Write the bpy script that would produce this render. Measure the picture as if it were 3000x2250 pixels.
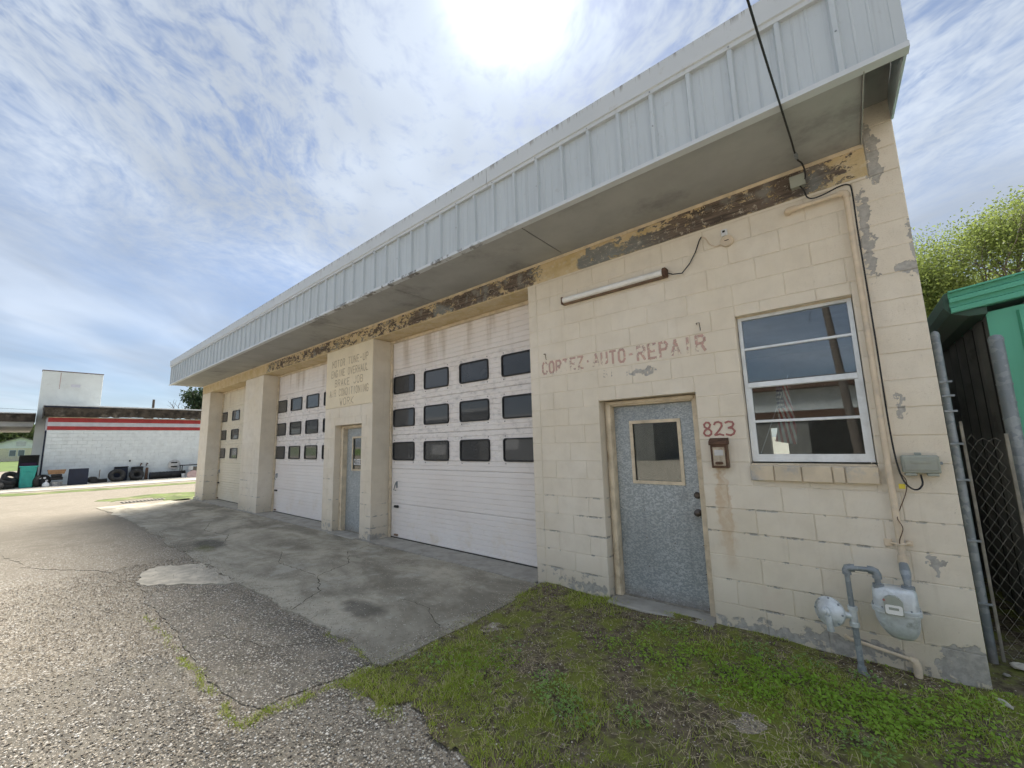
import bpy, bmesh, math, random
import numpy as np
from mathutils import Vector, Matrix, Euler
random.seed(7); rng = np.random.default_rng(11)
SC = bpy.context.scene
COL = SC.collection
for o in list(bpy.data.objects): bpy.data.objects.remove(o)

# ------------------------------------------------------------------ camera
cam_d = bpy.data.cameras.new('camera'); cam = bpy.data.objects.new('camera', cam_d); COL.objects.link(cam)
cam_d.sensor_width = 36.0; cam_d.lens = 1189.364 * 36 / 3000; cam_d.clip_start = 0.05; cam_d.clip_end = 2000
CR, CU, CF = Vector((.7689388, .63874059, -.02726858)), Vector((.11120858, -.09163124, .98956373)), Vector((-.62957587, .76394644, .14149225))
CPOS = Vector((-.513964, -4.115846, 1.656082))
cam.matrix_world = Matrix(((CR.x, CU.x, -CF.x, CPOS.x), (CR.y, CU.y, -CF.y, CPOS.y), (CR.z, CU.z, -CF.z, CPOS.z), (0, 0, 0, 1)))
SC.camera = cam

# ------------------------------------------------------------------ node helper
def sk(x):
    return isinstance(x, bpy.types.NodeSocket)
class G:
    def __init__(s, nt): s.nt = nt
    def n(s, t, **k):
        nd = s.nt.nodes.new(t)
        for a, b in k.items(): setattr(nd, a, b)
        return nd
    def put(s, sock, v):
        if sk(v): s.nt.links.new(v, sock)
        elif v is not None:
            if isinstance(v, (tuple, list)) and sock.type == 'RGBA' and len(v) == 3: v = (*v, 1)
            sock.default_value = v
    def m(s, op, a, b=None, c=None, clamp=False):
        nd = s.n('ShaderNodeMath', operation=op, use_clamp=clamp)
        s.put(nd.inputs[0], a); s.put(nd.inputs[1], b); s.put(nd.inputs[2], c); return nd.outputs[0]
    def vm(s, op, a, b=None):
        nd = s.n('ShaderNodeVectorMath', operation=op); s.put(nd.inputs[0], a); s.put(nd.inputs[1], b)
        return nd.outputs[1] if op in ('DOT_PRODUCT', 'LENGTH', 'DISTANCE') else nd.outputs[0]
    def noise(s, vec, scale, detail=3, rough=.5, dist=0, col=False):
        nd = s.n('ShaderNodeTexNoise'); s.put(nd.inputs['Vector'], vec); nd.inputs['Scale'].default_value = scale
        nd.inputs['Detail'].default_value = detail; nd.inputs['Roughness'].default_value = rough; nd.inputs['Distortion'].default_value = dist
        return nd.outputs['Color' if col else 'Fac']
    def vor(s, vec, scale, feat='F1', out='Distance', rnd=1):
        nd = s.n('ShaderNodeTexVoronoi', feature=feat); s.put(nd.inputs['Vector'], vec); nd.inputs['Scale'].default_value = scale
        nd.inputs['Randomness'].default_value = rnd; return nd.outputs[out]
    def ss(s, x, a, b):      # smoothstep a..b -> 0..1
        nd = s.n('ShaderNodeMapRange', interpolation_type='SMOOTHSTEP'); s.put(nd.inputs[0], x)
        s.put(nd.inputs[1], a); s.put(nd.inputs[2], b); return nd.outputs[0]
    def mix(s, f, a, b, mode='MIX'):
        nd = s.n('ShaderNodeMix', data_type='RGBA', blend_type=mode); s.put(nd.inputs[0], f); s.put(nd.inputs[6], a); s.put(nd.inputs[7], b); return nd.outputs[2]
    def ramp(s, f, stops):
        nd = s.n('ShaderNodeValToRGB'); s.put(nd.inputs[0], f); e = nd.color_ramp.elements
        while len(e) < len(stops): e.new(.5)
        for i, (p, c) in enumerate(stops): e[i].position = p; e[i].color = (*c, 1)
        return nd.outputs[0]
    def pos(s): return s.n('ShaderNodeNewGeometry').outputs['Position']
    def xyz(s, v):
        nd = s.n('ShaderNodeSeparateXYZ'); s.put(nd.inputs[0], v); return nd.outputs
    def comb(s, x, y, z):
        nd = s.n('ShaderNodeCombineXYZ'); s.put(nd.inputs[0], x); s.put(nd.inputs[1], y); s.put(nd.inputs[2], z); return nd.outputs[0]
    def rnd(s): return s.n('ShaderNodeObjectInfo').outputs['Random']
    def scale(s, v, k): return s.vm('MULTIPLY', v, k)
    def bump(s, h, strength=.5, dist=.01, nrm=None):
        nd = s.n('ShaderNodeBump'); nd.inputs['Strength'].default_value = strength; nd.inputs['Distance'].default_value = dist
        s.put(nd.inputs['Height'], h); s.put(nd.inputs['Normal'], nrm); return nd.outputs[0]
    def blob(s, p2, x, z, rx, rz, soft=.25):   # 1 inside an ellipse on the facade, p2 = warped position
        v = s.vm('MULTIPLY', s.vm('SUBTRACT', p2, (x, 0, z)), (1 / rx, 0, 1 / rz))
        return s.ss(s.vm('LENGTH', v), 1 + soft, 1 - soft)

# ------------------------------------------------------------------ world and sun
SUN = Vector((-.37175, .47958, .79486)).normalized()
W = bpy.data.worlds.new('World'); SC.world = W; W.use_nodes = True
g = G(W.node_tree); nt = W.node_tree; nt.nodes.clear()
d = g.n('ShaderNodeTexCoord').outputs['Generated']
sky = g.n('ShaderNodeTexSky', sky_type='NISHITA'); sky.sun_disc = False
sky.sun_elevation = math.asin(SUN.z); sky.sun_rotation = math.atan2(SUN.x, SUN.y)
sky.air_density = 1.0; sky.dust_density = .4; sky.ozone_density = 2.0
blue = g.mix(1.0, sky.outputs[0], (.034, .0355, .0385), 'MULTIPLY')
dx, dy, dz = g.xyz(d)
inv = g.m('DIVIDE', 1.0, g.m('ADD', g.m('MAXIMUM', dz, 0.0), .10))
pl = g.comb(g.m('MULTIPLY', dx, inv), g.m('MULTIPLY', dy, inv), 0.0)
warp = g.vm('ADD', pl, g.vm('SCALE', g.noise(pl, 1.3, 1, .5, 0, True), None))
wn = warp.node; wsc = [n_ for n_ in nt.nodes if n_.type == 'VECT_MATH' and n_.operation == 'SCALE'][0]; wsc.inputs['Scale'].default_value = .35
rot = g.n('ShaderNodeVectorRotate', rotation_type='Z_AXIS'); g.put(rot.inputs['Vector'], warp); rot.inputs['Angle'].default_value = math.radians(38)
rip = g.noise(g.vm('MULTIPLY', rot.outputs[0], (14.0, 20.0, 1)), 1.0, 3, .66, .3)
band = g.noise(g.vm('MULTIPLY', rot.outputs[0], (.55, 1.7, 1)), 1.0, 3, .55, .3)
big = g.noise(g.vm('ADD', pl, (3.7, 1.4, 0)), .75, 2, .5)
cov = g.m('ADD', g.m('MULTIPLY', big, .85), g.m('MULTIPLY', band, .75))          # ~0.8 mean
amp = g.ss(dz, .22, .62)
cosang = g.vm('DOT_PRODUCT', g.vm('NORMALIZE', d), tuple(SUN))
rp = g.m('MULTIPLY', g.m('SUBTRACT', rip, .5), g.m('MULTIPLY', g.m('MULTIPLY_ADD', amp, 1.35, .10), g.m('MULTIPLY_ADD', g.ss(cosang, .35, .92), .75, .35)))
cm = g.ss(g.m('ADD', g.m('SUBTRACT', cov, g.m('MULTIPLY', g.ss(dz, .42, .04), .22)), rp), .32, 1.00)
ang = g.m('ARCCOSINE', g.m('MINIMUM', cosang, .99999))
lob1 = g.m('EXPONENT', g.m('MULTIPLY', g.m('POWER', g.m('DIVIDE', ang, .080), 2), -1))
lob2 = g.m('EXPONENT', g.m('DIVIDE', ang, -.20))
glow = g.m('ADD', g.m('MULTIPLY', lob1, 3.4), g.m('MULTIPLY', lob2, .24))
shade = g.m('MULTIPLY_ADD', g.ss(g.noise(g.vm('MULTIPLY', rot.outputs[0], (.8, 1.6, 1)), 1.3, 3, .55), .25, .75), .42, .74)
ccol = g.mix(1.0, (.212, .238, .275), g.comb(shade, shade, shade), 'MULTIPLY')
gl3 = g.m('ADD', glow, 1.0)
ccol = g.mix(1.0, ccol, g.comb(gl3, gl3, gl3), 'MULTIPLY')
gl4 = g.m('MULTIPLY_ADD', glow, .45, 1.0)
blue = g.mix(1.0, blue, g.comb(gl4, gl4, gl4), 'MULTIPLY')
csky = g.mix(g.m('MULTIPLY_ADD', cm, .70, .25), blue, ccol)
bg = g.n('ShaderNodeBackground'); g.put(bg.inputs[0], csky); bg.inputs[1].default_value = 1.0
out = g.n('ShaderNodeOutputWorld'); nt.links.new(bg.outputs[0], out.inputs[0])

sun_d = bpy.data.lights.new('sun', 'SUN'); sun_d.energy = 3.1; sun_d.angle = math.radians(32); sun_d.color = (1, .94, .84)
sun = bpy.data.objects.new('sun', sun_d); COL.objects.link(sun); sun.rotation_euler = SUN.to_track_quat('Z', 'Y').to_euler(); sun.location = (-10, 10, 20)
SC.view_settings.view_transform = 'Standard'; SC.view_settings.look = 'None'; SC.view_settings.gamma = 1; SC.view_settings.exposure = 1.7
SC.view_settings.use_curve_mapping = False
SC.render.engine = 'CYCLES'; SC.cycles.use_adaptive_sampling = True; SC.cycles.adaptive_threshold = .03; SC.cycles.max_bounces = 6; SC.cycles.diffuse_bounces = 3; SC.cycles.glossy_bounces = 2; SC.cycles.transparent_max_bounces = 6; W.cycles.sampling_method = 'MANUAL'; W.cycles.sample_map_resolution = 256

# ------------------------------------------------------------------ materials
def mat(name, rough=.7, metal=0, spec=.5):
    m = bpy.data.materials.new(name); m.use_nodes = True; nt = m.node_tree; b = nt.nodes['Principled BSDF']
    b.inputs['Roughness'].default_value = rough; b.inputs['Metallic'].default_value = metal; b.inputs['Specular IOR Level'].default_value = spec
    return m, G(nt), b
def simple(name, col, rough=.7, metal=0, var=.12, scale=8, bump=.0, spec=.4, dirt=None):
    m, g, b = mat(name, rough, metal, spec); p = g.pos()
    n1 = g.noise(p, scale, 5, .6); f = g.ss(n1, .3, .7)
    c = g.mix(f, tuple(x * (1 - var) for x in col), tuple(min(1, x * (1 + var)) for x in col))
    if dirt:
        c = g.mix(g.m('MULTIPLY', g.ss(g.noise(p, scale * .6, 6, .7), .5, .72), dirt[1]), c, dirt[0])
    g.put(b.inputs['Base Color'], c); g.put(b.inputs['Roughness'], g.m('MULTIPLY_ADD', n1, .2, rough - .1))
    if bump: g.put(b.inputs['Normal'], g.bump(g.noise(p, scale * 6, 4, .6), bump, .004))
    return m
M = {}
CREAM = (.745, .635, .465)
def block_paint():
    m, g, b = mat('block_paint', .75); p = g.pos(); x, y, z = g.xyz(p)
    wv = g.vm('SUBTRACT', g.noise(p, 11, 3, .65, 0, True), (.5, .5, .5))
    wp = g.vm('ADD', p, g.vm('MULTIPLY', wv, (.20, .16, .20)))
    big = g.noise(p, .9, 3); med = g.noise(p, 5, 5, .6)
    c = g.mix(g.ss(big, .3, .7), (.80, .715, .575), (.84, .77, .655))
    c = g.mix(g.m('MULTIPLY', g.ss(med, .35, .75), .34), c, (.60, .525, .415))
    c = g.mix(g.m('MULTIPLY', g.rnd(), .10), c, (.60, .50, .36))
    # run-off dirt streaks
    st = g.noise(g.vm('MULTIPLY', p, (14, 14, .8)), 1, 4, .6)
    c = g.mix(g.m('MULTIPLY', g.ss(st, .55, .8), .22), c, (.50, .41, .29))
    # pinkish older coat
    c = g.mix(g.m('MULTIPLY', g.ss(g.noise(p, 2.3, 5, .7), .58, .72), .25), c, (.72, .55, .45))
    # damp dirty foot of the wall
    foot = g.ss(g.m('ADD', z, g.m('MULTIPLY', g.m('SUBTRACT', med, .5), .5)), .42, .02)
    c = g.mix(g.m('MULTIPLY', foot, .35), c, (.40, .35, .26))
    chipn = g.m('ADD', g.m('MULTIPLY', g.noise(p, 13, 6, .68), .6), g.m('MULTIPLY', g.noise(p, 3.1, 3, .6), .4))
    th = g.m('ADD', .675, g.m('MULTIPLY', g.ss(z, .34, .0), -.155))
    th = g.m('SUBTRACT', th, g.m('MULTIPLY', g.ss(x, -.34, .02), .055))
    chip = g.ss(g.m('SUBTRACT', chipn, th), -.012, .020)
    brk = g.noise(p, 26, 4, .7); bl = None
    for (bx, bz, rx, rz) in ((-.03, 2.875, .09, .055), (-.0, 3.08, .03, .16), (-.15, 3.85, .045, .28), (-.25, 3.2, .035, .40),
                             (-2.15, 2.35, .16, .03), (-.17, .74, .035, .05), (-.09, .12, .15, .13), (-.70, .09, .32, .05), (-1.2, .05, .3, .035), (-2.85, .07, .2, .045), (-.21, 1.85, .02, .10)):
        k1 = g.blob(wp, bx, bz, rx, rz, .22); bl = k1 if bl is None else g.m('MAXIMUM', bl, k1)
    chip = g.m('MAXIMUM', chip, g.ss(g.m('ADD', bl, g.m('MULTIPLY', g.m('SUBTRACT', brk, .5), 2.4)), .50, .80))
    # coat lost along some bed joints
    jz = g.m('ABSOLUTE', g.m('SUBTRACT', g.m('MODULO', g.m('ADD', z, .1016), .2032), .1016))
    chip = g.m('MAXIMUM', chip, g.m('MULTIPLY', g.ss(g.m('ADD', jz, g.m('MULTIPLY', brk, .018)), .022, .016), g.m('MULTIPLY', g.ss(chipn, .52, .56), g.ss(z, 1.3, .9))))
    gray = g.mix(g.ss(g.noise(p, 22, 4, .6), .35, .65), (.27, .265, .255), (.43, .42, .40))
    c = g.mix(g.m('MULTIPLY', chip, .80), c, gray)
    # rust run under the mailbox
    for (bx, bz, rx, rz, k) in ((-1.49, 1.16, .030, .27, .45), (-1.435, 1.10, .018, .32, .32), (-1.46, .75, .06, .2, .30)):
        c = g.mix(g.m('MULTIPLY', g.m('MULTIPLY', g.blob(wp, bx, bz, rx, rz, .7), g.noise(p, 8, 4)), k * 2), c, (.50, .27, .07))
    g.put(b.inputs['Base Color'], c)
    h = g.m('ADD', g.m('MULTIPLY', g.ss(g.vor(p, 95), .25, .02), -.9), g.m('ADD', g.m('MULTIPLY', g.noise(p, 120, 4, .6), .7), g.m('ADD', g.m('MULTIPLY', med, .5), g.m('MULTIPLY', chip, -.8))))
    g.put(b.inputs['Normal'], g.bump(h, .7, .007)); return m
M['block'] = block_paint()
def beam_paint():
    m, g, b = mat('peeling_beam', .8); p = g.pos(); x, y, z = g.xyz(p)
    sp = g.vm('MULTIPLY', p, (.8, 1, 1.5))
    wv = g.vm('SUBTRACT', g.noise(p, 7, 4, .65, 0, True), (.5, .5, .5)); wp = g.vm('ADD', p, g.vm('MULTIPLY', wv, (.34, .2, .20)))
    pe = g.noise(g.vm('ADD', sp, g.vm('MULTIPLY', wv, (.25, .25, .25))), 9, 6, .62, .8)
    low = g.noise(p, 1.1, 2)
    # how far the coat has come off along the beam
    reg = g.m('MULTIPLY', g.ss(x, -12.9, -12.2), g.ss(x, -.14, -.34))
    reg = g.m('MULTIPLY', reg, g.m('SUBTRACT', 1.0, g.m('MULTIPLY', g.blob(wp, -3.05, 3.8, .28, .30, .35), .95)))
    th = g.m('MULTIPLY_ADD', reg, -.215, .72)
    th = g.m('ADD', th, g.m('MULTIPLY', g.m('SUBTRACT', .5, low), .25))
    off = g.ss(g.m('SUBTRACT', pe, th), -.01, .012)
    for (bx, bz, rx, rz) in ((-4.75, 3.80, .75, .13), (-1.5, 3.74, .85, .10), (-.62, 3.80, .26, .14), (-.9, 3.82, .5, .10), (-2.55, 3.76, .30, .12), (-5.9, 3.79, .3, .10), (-3.75, 3.79, .25, .11), (-9.5, 3.8, .4, .08)):
        off = g.m('MAXIMUM', off, g.m('MULTIPLY', g.blob(wp, bx, bz, rx, rz, .12), g.ss(pe, .36, .40)))
    off = g.m('MULTIPLY', off, g.ss(z, 3.672, 3.69)); off = g.m('MULTIPLY', off, g.ss(x, -12.9, -12.6))
    grayreg = g.m('MULTIPLY', g.ss(x, -3.0, -2.8), g.ss(x, -1.6, -2.3))
    wood = g.noise(g.vm('MULTIPLY', p, (1.2, 1, 16)), 2.2, 5, .65, .3)
    brown = g.mix(g.ss(wood, .3, .7), (.06, .047, .04), (.21, .16, .125))
    brown = g.mix(g.ss(g.noise(p, 5, 4), .52, .68), brown, (.25, .24, .22))
    under = g.mix(g.m('MAXIMUM', g.m('MULTIPLY', grayreg, .9), g.ss(g.noise(p, 2.0, 3), .57, .66)), brown, g.mix(wood, (.14, .145, .14), (.33, .34, .325)))
    coat = g.mix(g.ss(g.noise(p, 4, 4), .35, .7), (.66, .53, .33), (.56, .43, .22))
    coat = g.mix(g.m('MULTIPLY', g.ss(g.noise(p, 15, 4), .5, .7), .5), coat, (.70, .62, .48))
    c = g.mix(off, coat, under)
    edge = g.m('MULTIPLY', g.ss(g.m('ABSOLUTE', g.m('SUBTRACT', pe, g.m('ADD', th, -.012))), .022, .004), g.ss(g.noise(p, 19, 3), .5, .62))
    c = g.mix(g.m('MULTIPLY', g.m('MULTIPLY', edge, reg), .8), c, (.72, .66, .54))
    g.put(b.inputs['Base Color'], c)
    h = g.m('ADD', g.m('MULTIPLY', off, -1.0), g.m('ADD', g.m('MULTIPLY', pe, 1.2), g.m('MULTIPLY', wood, .3)))
    g.put(b.inputs['Normal'], g.bump(h, .8, .012)); return m
M['beam'] = beam_paint()
def metal_sheet(name, col, streak=.3, rough=.5):
    m, g, b = mat(name, rough); p = g.pos(); x, y, z = g.xyz(p)
    st = g.noise(g.vm('MULTIPLY', p, (22, 22, .7)), 1, 5, .65)
    c = g.mix(g.ss(g.noise(p, 1.3, 3), .3, .7), tuple(v * .94 for v in col), col)
    c = g.mix(g.m('MULTIPLY', g.ss(st, .5, .75), streak), c, tuple(v * .62 for v in col))
    c = g.mix(g.m('MULTIPLY', g.ss(g.noise(p, 9, 6, .7), .6, .75), streak * .8), c, (.30, .29, .26))
    c = g.mix(g.m('MULTIPLY', g.rnd(), .07), c, tuple(v * .75 for v in col))
    g.put(b.inputs['Base Color'], c); g.put(b.inputs['Roughness'], g.m('MULTIPLY_ADD', st, .3, rough - .12))
    g.put(b.inputs['Normal'], g.bump(g.noise(g.vm('MULTIPLY', p, (3, 3, 1)), 1.5, 3), .35, .03)); return m
M['fascia'] = metal_sheet('fascia_metal', (.51, .56, .59), .42)
def cap_metal():
    m, g, b = mat('cap_metal', .45); p = g.pos(); x, y, z = g.xyz(p)
    c = g.mix(g.noise(p, 2, 3), (.50, .535, .555), (.58, .61, .63))
    drip = g.noise(g.vm('MULTIPLY', p, (30, 30, 1.0)), 1, 4, .7); len_ = g.noise(g.comb(g.m('MULTIPLY', x, 4), 0.0, 0.0), 1, 3)
    k = g.m('MULTIPLY', g.ss(drip, .52, .60), g.ss(g.m('ADD', z, g.m('MULTIPLY', len_, .16)), 4.80, 4.88))
    c = g.mix(g.m('MULTIPLY', k, .75), c, (.16, .14, .12))
    c = g.mix(g.m('MULTIPLY', g.ss(g.noise(p, 8, 6, .7), .58, .72), .35), c, (.33, .32, .28))
    g.put(b.inputs['Base Color'], c); return m
M['cap'] = cap_metal()
def drip_metal():
    m, g, b = mat('drip_edge_metal', .5); p = g.pos(); x, y, z = g.xyz(p)
    c = g.mix(g.noise(p, 2, 3), (.54, .575, .60), (.61, .64, .66))
    k = g.m('MULTIPLY', g.ss(g.noise(p, 6, 6, .75), .50, .58), g.m('MULTIPLY', g.ss(x, -9.5, -7), g.ss(x, -2.6, -4.2)))
    c = g.mix(g.m('MULTIPLY', k, .85), c, (.10, .095, .085)); g.put(b.inputs['Base Color'], c); return m
M['drip'] = drip_metal()
M['soffit'] = simple('soffit_board', (.375, .38, .37), .85, 0, .08, 2, .25, dirt=((.15, .148, .138), .55))
M['black'] = simple('black_rubber', (.018, .018, .019), .6, var=.3, scale=20)
M['tire'] = simple('tire_rubber', (.030, .029, .028), .75, var=.4, scale=9, bump=.4, dirt=((.16, .14, .12), .5))
M['dark'] = simple('dark_gap', (.02, .02, .018), .9)
def door_paint(name, a, c2, dirtk):
    m, g, b = mat(name, .55); p = g.pos(); x, y, z = g.xyz(p)
    c = g.mix(g.ss(g.noise(p, 1.1, 4, .6), .3, .7), a, c2)
    st = g.noise(g.vm('MULTIPLY', p, (3.6, 3, .5)), 1, 4, .55)
    c = g.mix(g.m('MULTIPLY', g.m('MULTIPLY', g.ss(st, .45, .7), g.ss(z, 2.9, 3.35)), .6 * dirtk), c, (.42, .33, .24))
    c = g.mix(g.m('MULTIPLY', g.ss(g.noise(p, 2.4, 4, .6), .5, .75), g.m('MULTIPLY', g.ss(z, .75, .1), .5)), c, (.66, .53, .33))
    # grime along the window rows
    zz = g.m('ABSOLUTE', g.m('SUBTRACT', g.m('MODULO', g.m('ADD', z, 5.07), .6165), .30))
    nz = g.noise(g.vm('MULTIPLY', p, (1, 1, 2)), 7, 6, .72)
    gr = g.m('MULTIPLY', g.m('MULTIPLY', g.ss(nz, .46, .72), g.ss(z, 1.25, 1.5)), g.ss(z, 3.15, 2.95))
    c = g.mix(g.m('MULTIPLY', gr, .42 * dirtk), c, (.22, .21, .22))
    c = g.mix(g.m('MULTIPLY', g.ss(g.noise(p, 17, 6, .75), .6, .7), .25), c, (.36, .33, .30))
    g.put(b.inputs['Base Color'], c); g.put(b.inputs['Roughness'], g.m('MULTIPLY_ADD', nz, .3, .4))
    g.put(b.inputs['Normal'], g.bump(g.noise(p, 5, 3), .12, .01)); return m
M['gdoor'] = door_paint('garage_white', (.83, .77, .725), (.87, .825, .79), 1.0)
M['gdoor3'] = door_paint('garage_cream', (.70, .63, .49), (.75, .69, .56), .7)
def glass(name, tint, rough, ior=1.9, mesh=False):
    m, g, b = mat(name, rough, 0, .5); p = g.pos(); b.inputs['IOR'].default_value = ior
    c = g.mix(g.ss(g.noise(p, 3, 4, .6), .35, .7), tint, tuple(v * 1.6 for v in tint)); c = g.mix(g.m('POWER', g.rnd(), 2.0), c, (.055, .058, .06))
    if mesh:
        x, y, z = g.xyz(p)
        a = g.m('PINGPONG', g.m('MULTIPLY', g.m('ADD', x, g.m('MULTIPLY', z, .55)), 1), .0125)
        a2 = g.m('PINGPONG', g.m('MULTIPLY', g.m('SUBTRACT', x, g.m('MULTIPLY', z, .55)), 1), .0125)
        w = g.m('MAXIMUM', g.ss(a, .0022, .0012), g.ss(a2, .0022, .0012))
        c = g.mix(g.m('MULTIPLY', w, .7), c, (.20, .20, .21))
        g.put(b.inputs['Normal'], g.bump(w, .15, .002))
    c = g.mix(g.m('MULTIPLY', g.ss(g.noise(p, 5, 5, .7), .55, .8), .16), c, (.20, .20, .19))
    g.put(b.inputs['Base Color'], c); g.put(b.inputs['Roughness'], g.m('MULTIPLY_ADD', g.noise(p, 6, 4), rough, rough * .5)); return m
M['gpane'] = glass('garage_glass', (.010, .012, .014), .035, 1.55, True)
def clear_glass():
    m = bpy.data.materials.new('window_glass'); m.use_nodes = True; nt = m.node_tree; nt.nodes.clear(); g = G(nt)
    tr = g.n('ShaderNodeBsdfTransparent'); tr.inputs[0].default_value = (.80, .85, .85, 1); gl = g.n('ShaderNodeBsdfGlossy'); gl.inputs['Roughness'].default_value = .015; gl.inputs[0].default_value = (.92, .95, .97, 1)
    fr = g.n('ShaderNodeFresnel'); fr.inputs[0].default_value = 1.85
    mx = g.n('ShaderNodeMixShader'); nt.links.new(g.m('MULTIPLY_ADD', fr.outputs[0], 1.0, .03), mx.inputs[0]); nt.links.new(tr.outputs[0], mx.inputs[1]); nt.links.new(gl.outputs[0], mx.inputs[2])
    df = g.n('ShaderNodeBsdfDiffuse'); df.inputs[0].default_value = (.35, .35, .33, 1); m2 = g.n('ShaderNodeMixShader')
    dn = g.noise(g.pos(), 9, 5, .7); nt.links.new(g.m('MULTIPLY_ADD', g.ss(dn, .5, .8), .10, .02), m2.inputs[0]); nt.links.new(mx.outputs[0], m2.inputs[1]); nt.links.new(df.outputs[0], m2.inputs[2])
    o = g.n('ShaderNodeOutputMaterial'); nt.links.new(m2.outputs[0], o.inputs[0]); return m
M['glass'] = clear_glass()
def galvanized(name, a=(.31, .345, .36), b2=(.54, .57, .58), sc=62, met=.3):
    m, g, b = mat(name, .45, met); p = g.pos()
    q = g.vm('ADD', g.vm('MULTIPLY', p, (1, 1, 1.5)), g.vm('MULTIPLY', g.noise(p, 40, 2, .5, 0, True), (.02, .02, .02)))
    r = g.xyz(g.vor(q, sc, 'F1', 'Color'))[0]
    c = g.mix(g.ss(r, .25, .95), a, b2); c = g.mix(g.m('MULTIPLY', g.ss(g.noise(p, 1.6, 4), .35, .7), .35), c, tuple(v * .72 for v in a))
    c = g.mix(g.m('MULTIPLY', g.ss(g.noise(p, 70, 4, .7), .62, .68), .5), c, (.16, .19, .21))
    x, y, z = g.xyz(p); n3 = g.noise(p, 9, 5, .7)
    low = g.m('MULTIPLY', g.ss(g.m('ADD', z, g.m('MULTIPLY', n3, .22)), .30, .08), g.ss(y, .15, .19)); c = g.mix(g.m('MULTIPLY', low, .6), c, (.25, .21, .165))
    hand = g.m('MULTIPLY', g.blob(p, -1.79, 1.0, .12, .22, .8), g.ss(n3, .3, .7)); c = g.mix(g.m('MULTIPLY', hand, .5), c, (.19, .19, .185))
    drip = g.ss(g.noise(g.vm('MULTIPLY', p, (16, 16, .7)), 1, 4, .6), .56, .74); c = g.mix(g.m('MULTIPLY', drip, .3), c, tuple(v * .6 for v in a))
    g.put(b.inputs['Base Color'], c); g.put(b.inputs['Roughness'], g.m('MULTIPLY_ADD', r, .25, .38)); g.put(b.inputs['Normal'], g.bump(g.noise(p, 3.5, 3), .25, .02)); return m
M['galv'] = galvanized('galvanized_sheet')
M['pipe_grey'] = galvanized('galvanized_pipe', (.25, .28, .30), (.36, .39, .41), 25, .3)
M['post'] = galvanized('galvanized_post', (.24, .275, .30), (.37, .40, .425), 18, .4)
M['meter'] = simple('meter_paint', (.62, .655, .67), .38, .25, .16, 14, .25, dirt=((.20, .215, .18), .9))
M['wood_frame'] = simple('frame_paint', (.69, .585, .43), .75, 0, .14, 7, .4, dirt=((.36, .26, .15), .6))
M['alu'] = simple('window_aluminium', (.80, .83, .84), .4, .25, .07, 8, .05, dirt=((.45, .46, .46), .35))
M['pipe_cream'] = simple('pipe_cream_paint', (.70, .58, .43), .6, 0, .08, 10, .15, dirt=((.36, .34, .31), .5))
M['rust'] = simple('rusty_metal', (.20, .135, .09), .75, .1, .35, 14, .4, dirt=((.34, .25, .14), .7))
M['mail_face'] = simple('mailbox_face', (.50, .43, .33), .7, .1, .2, 16, .3, dirt=((.22, .11, .05), .85))
M['rust_dark'] = simple('dark_rust', (.10, .055, .035), .8, 0, .4, 18, .4)
M['white_lens'] = simple('white_lens', (.84, .83, .80), .3, 0, .05, 7, .0, dirt=((.60, .50, .36), .3))
M['box_grey'] = simple('box_grey_plastic', (.36, .375, .32), .6, 0, .07, 9, .1, dirt=((.24, .24, .21), .4))
M['brass'] = simple('door_knob', (.10, .085, .075), .35, .7)
M['concrete'] = simple('concrete', (.38, .36, .32), .85, 0, .16, 5, .6, dirt=((.18, .17, .145), .6))
M['sill'] = simple('sill_stone', (.64, .54, .40), .8, 0, .1, 6, .4, dirt=((.36, .37, .38), .9))
M['signboard'] = simple('sign_board_paint', (.80, .70, .515), .7, 0, .05, 3, .1, dirt=((.68, .58, .42), .5))
M['yellow'] = simple('yellow_tag', (.75, .60, .06), .5)
def worn(name, col, keep, sc=24):
    m, g, b = mat(name, .8); p = g.pos(); nt = m.node_tree
    n1 = g.m('ADD', g.m('MULTIPLY', g.noise(p, sc, 5, .65), .6), g.m('MULTIPLY', g.noise(p, 3.5, 2), .4))
    k = g.m('MULTIPLY', g.ss(n1, .58 - keep * .30, .68 - keep * .28), .25 + .68 * keep)
    g.put(b.inputs['Base Color'], g.mix(g.noise(p, 12, 3), tuple(v * .8 for v in col), tuple(v * 1.25 for v in col)))
    tr = g.n('ShaderNodeBsdfTransparent'); mx = g.n('ShaderNodeMixShader'); nt.links.new(k, mx.inputs[0]); nt.links.new(tr.outputs[0], mx.inputs[1]); nt.links.new(b.outputs[0], mx.inputs[2])
    nt.links.new(mx.outputs[0], nt.nodes['Material Output'].inputs[0]); return m
M['red_worn'] = worn('faded_red_paint', (.66, .42, .36), .54)
M['red'] = worn('dark_red_paint', (.40, .16, .14), .95)
M['tan_worn'] = worn('faded_brown_paint', (.61, .50, .34), .72)
M['violet_worn'] = worn('faded_violet_paint', (.34, .28, .34), .38)
M['white_letters'] = simple('white_sign_letters', (.75, .75, .75), .6)
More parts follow.
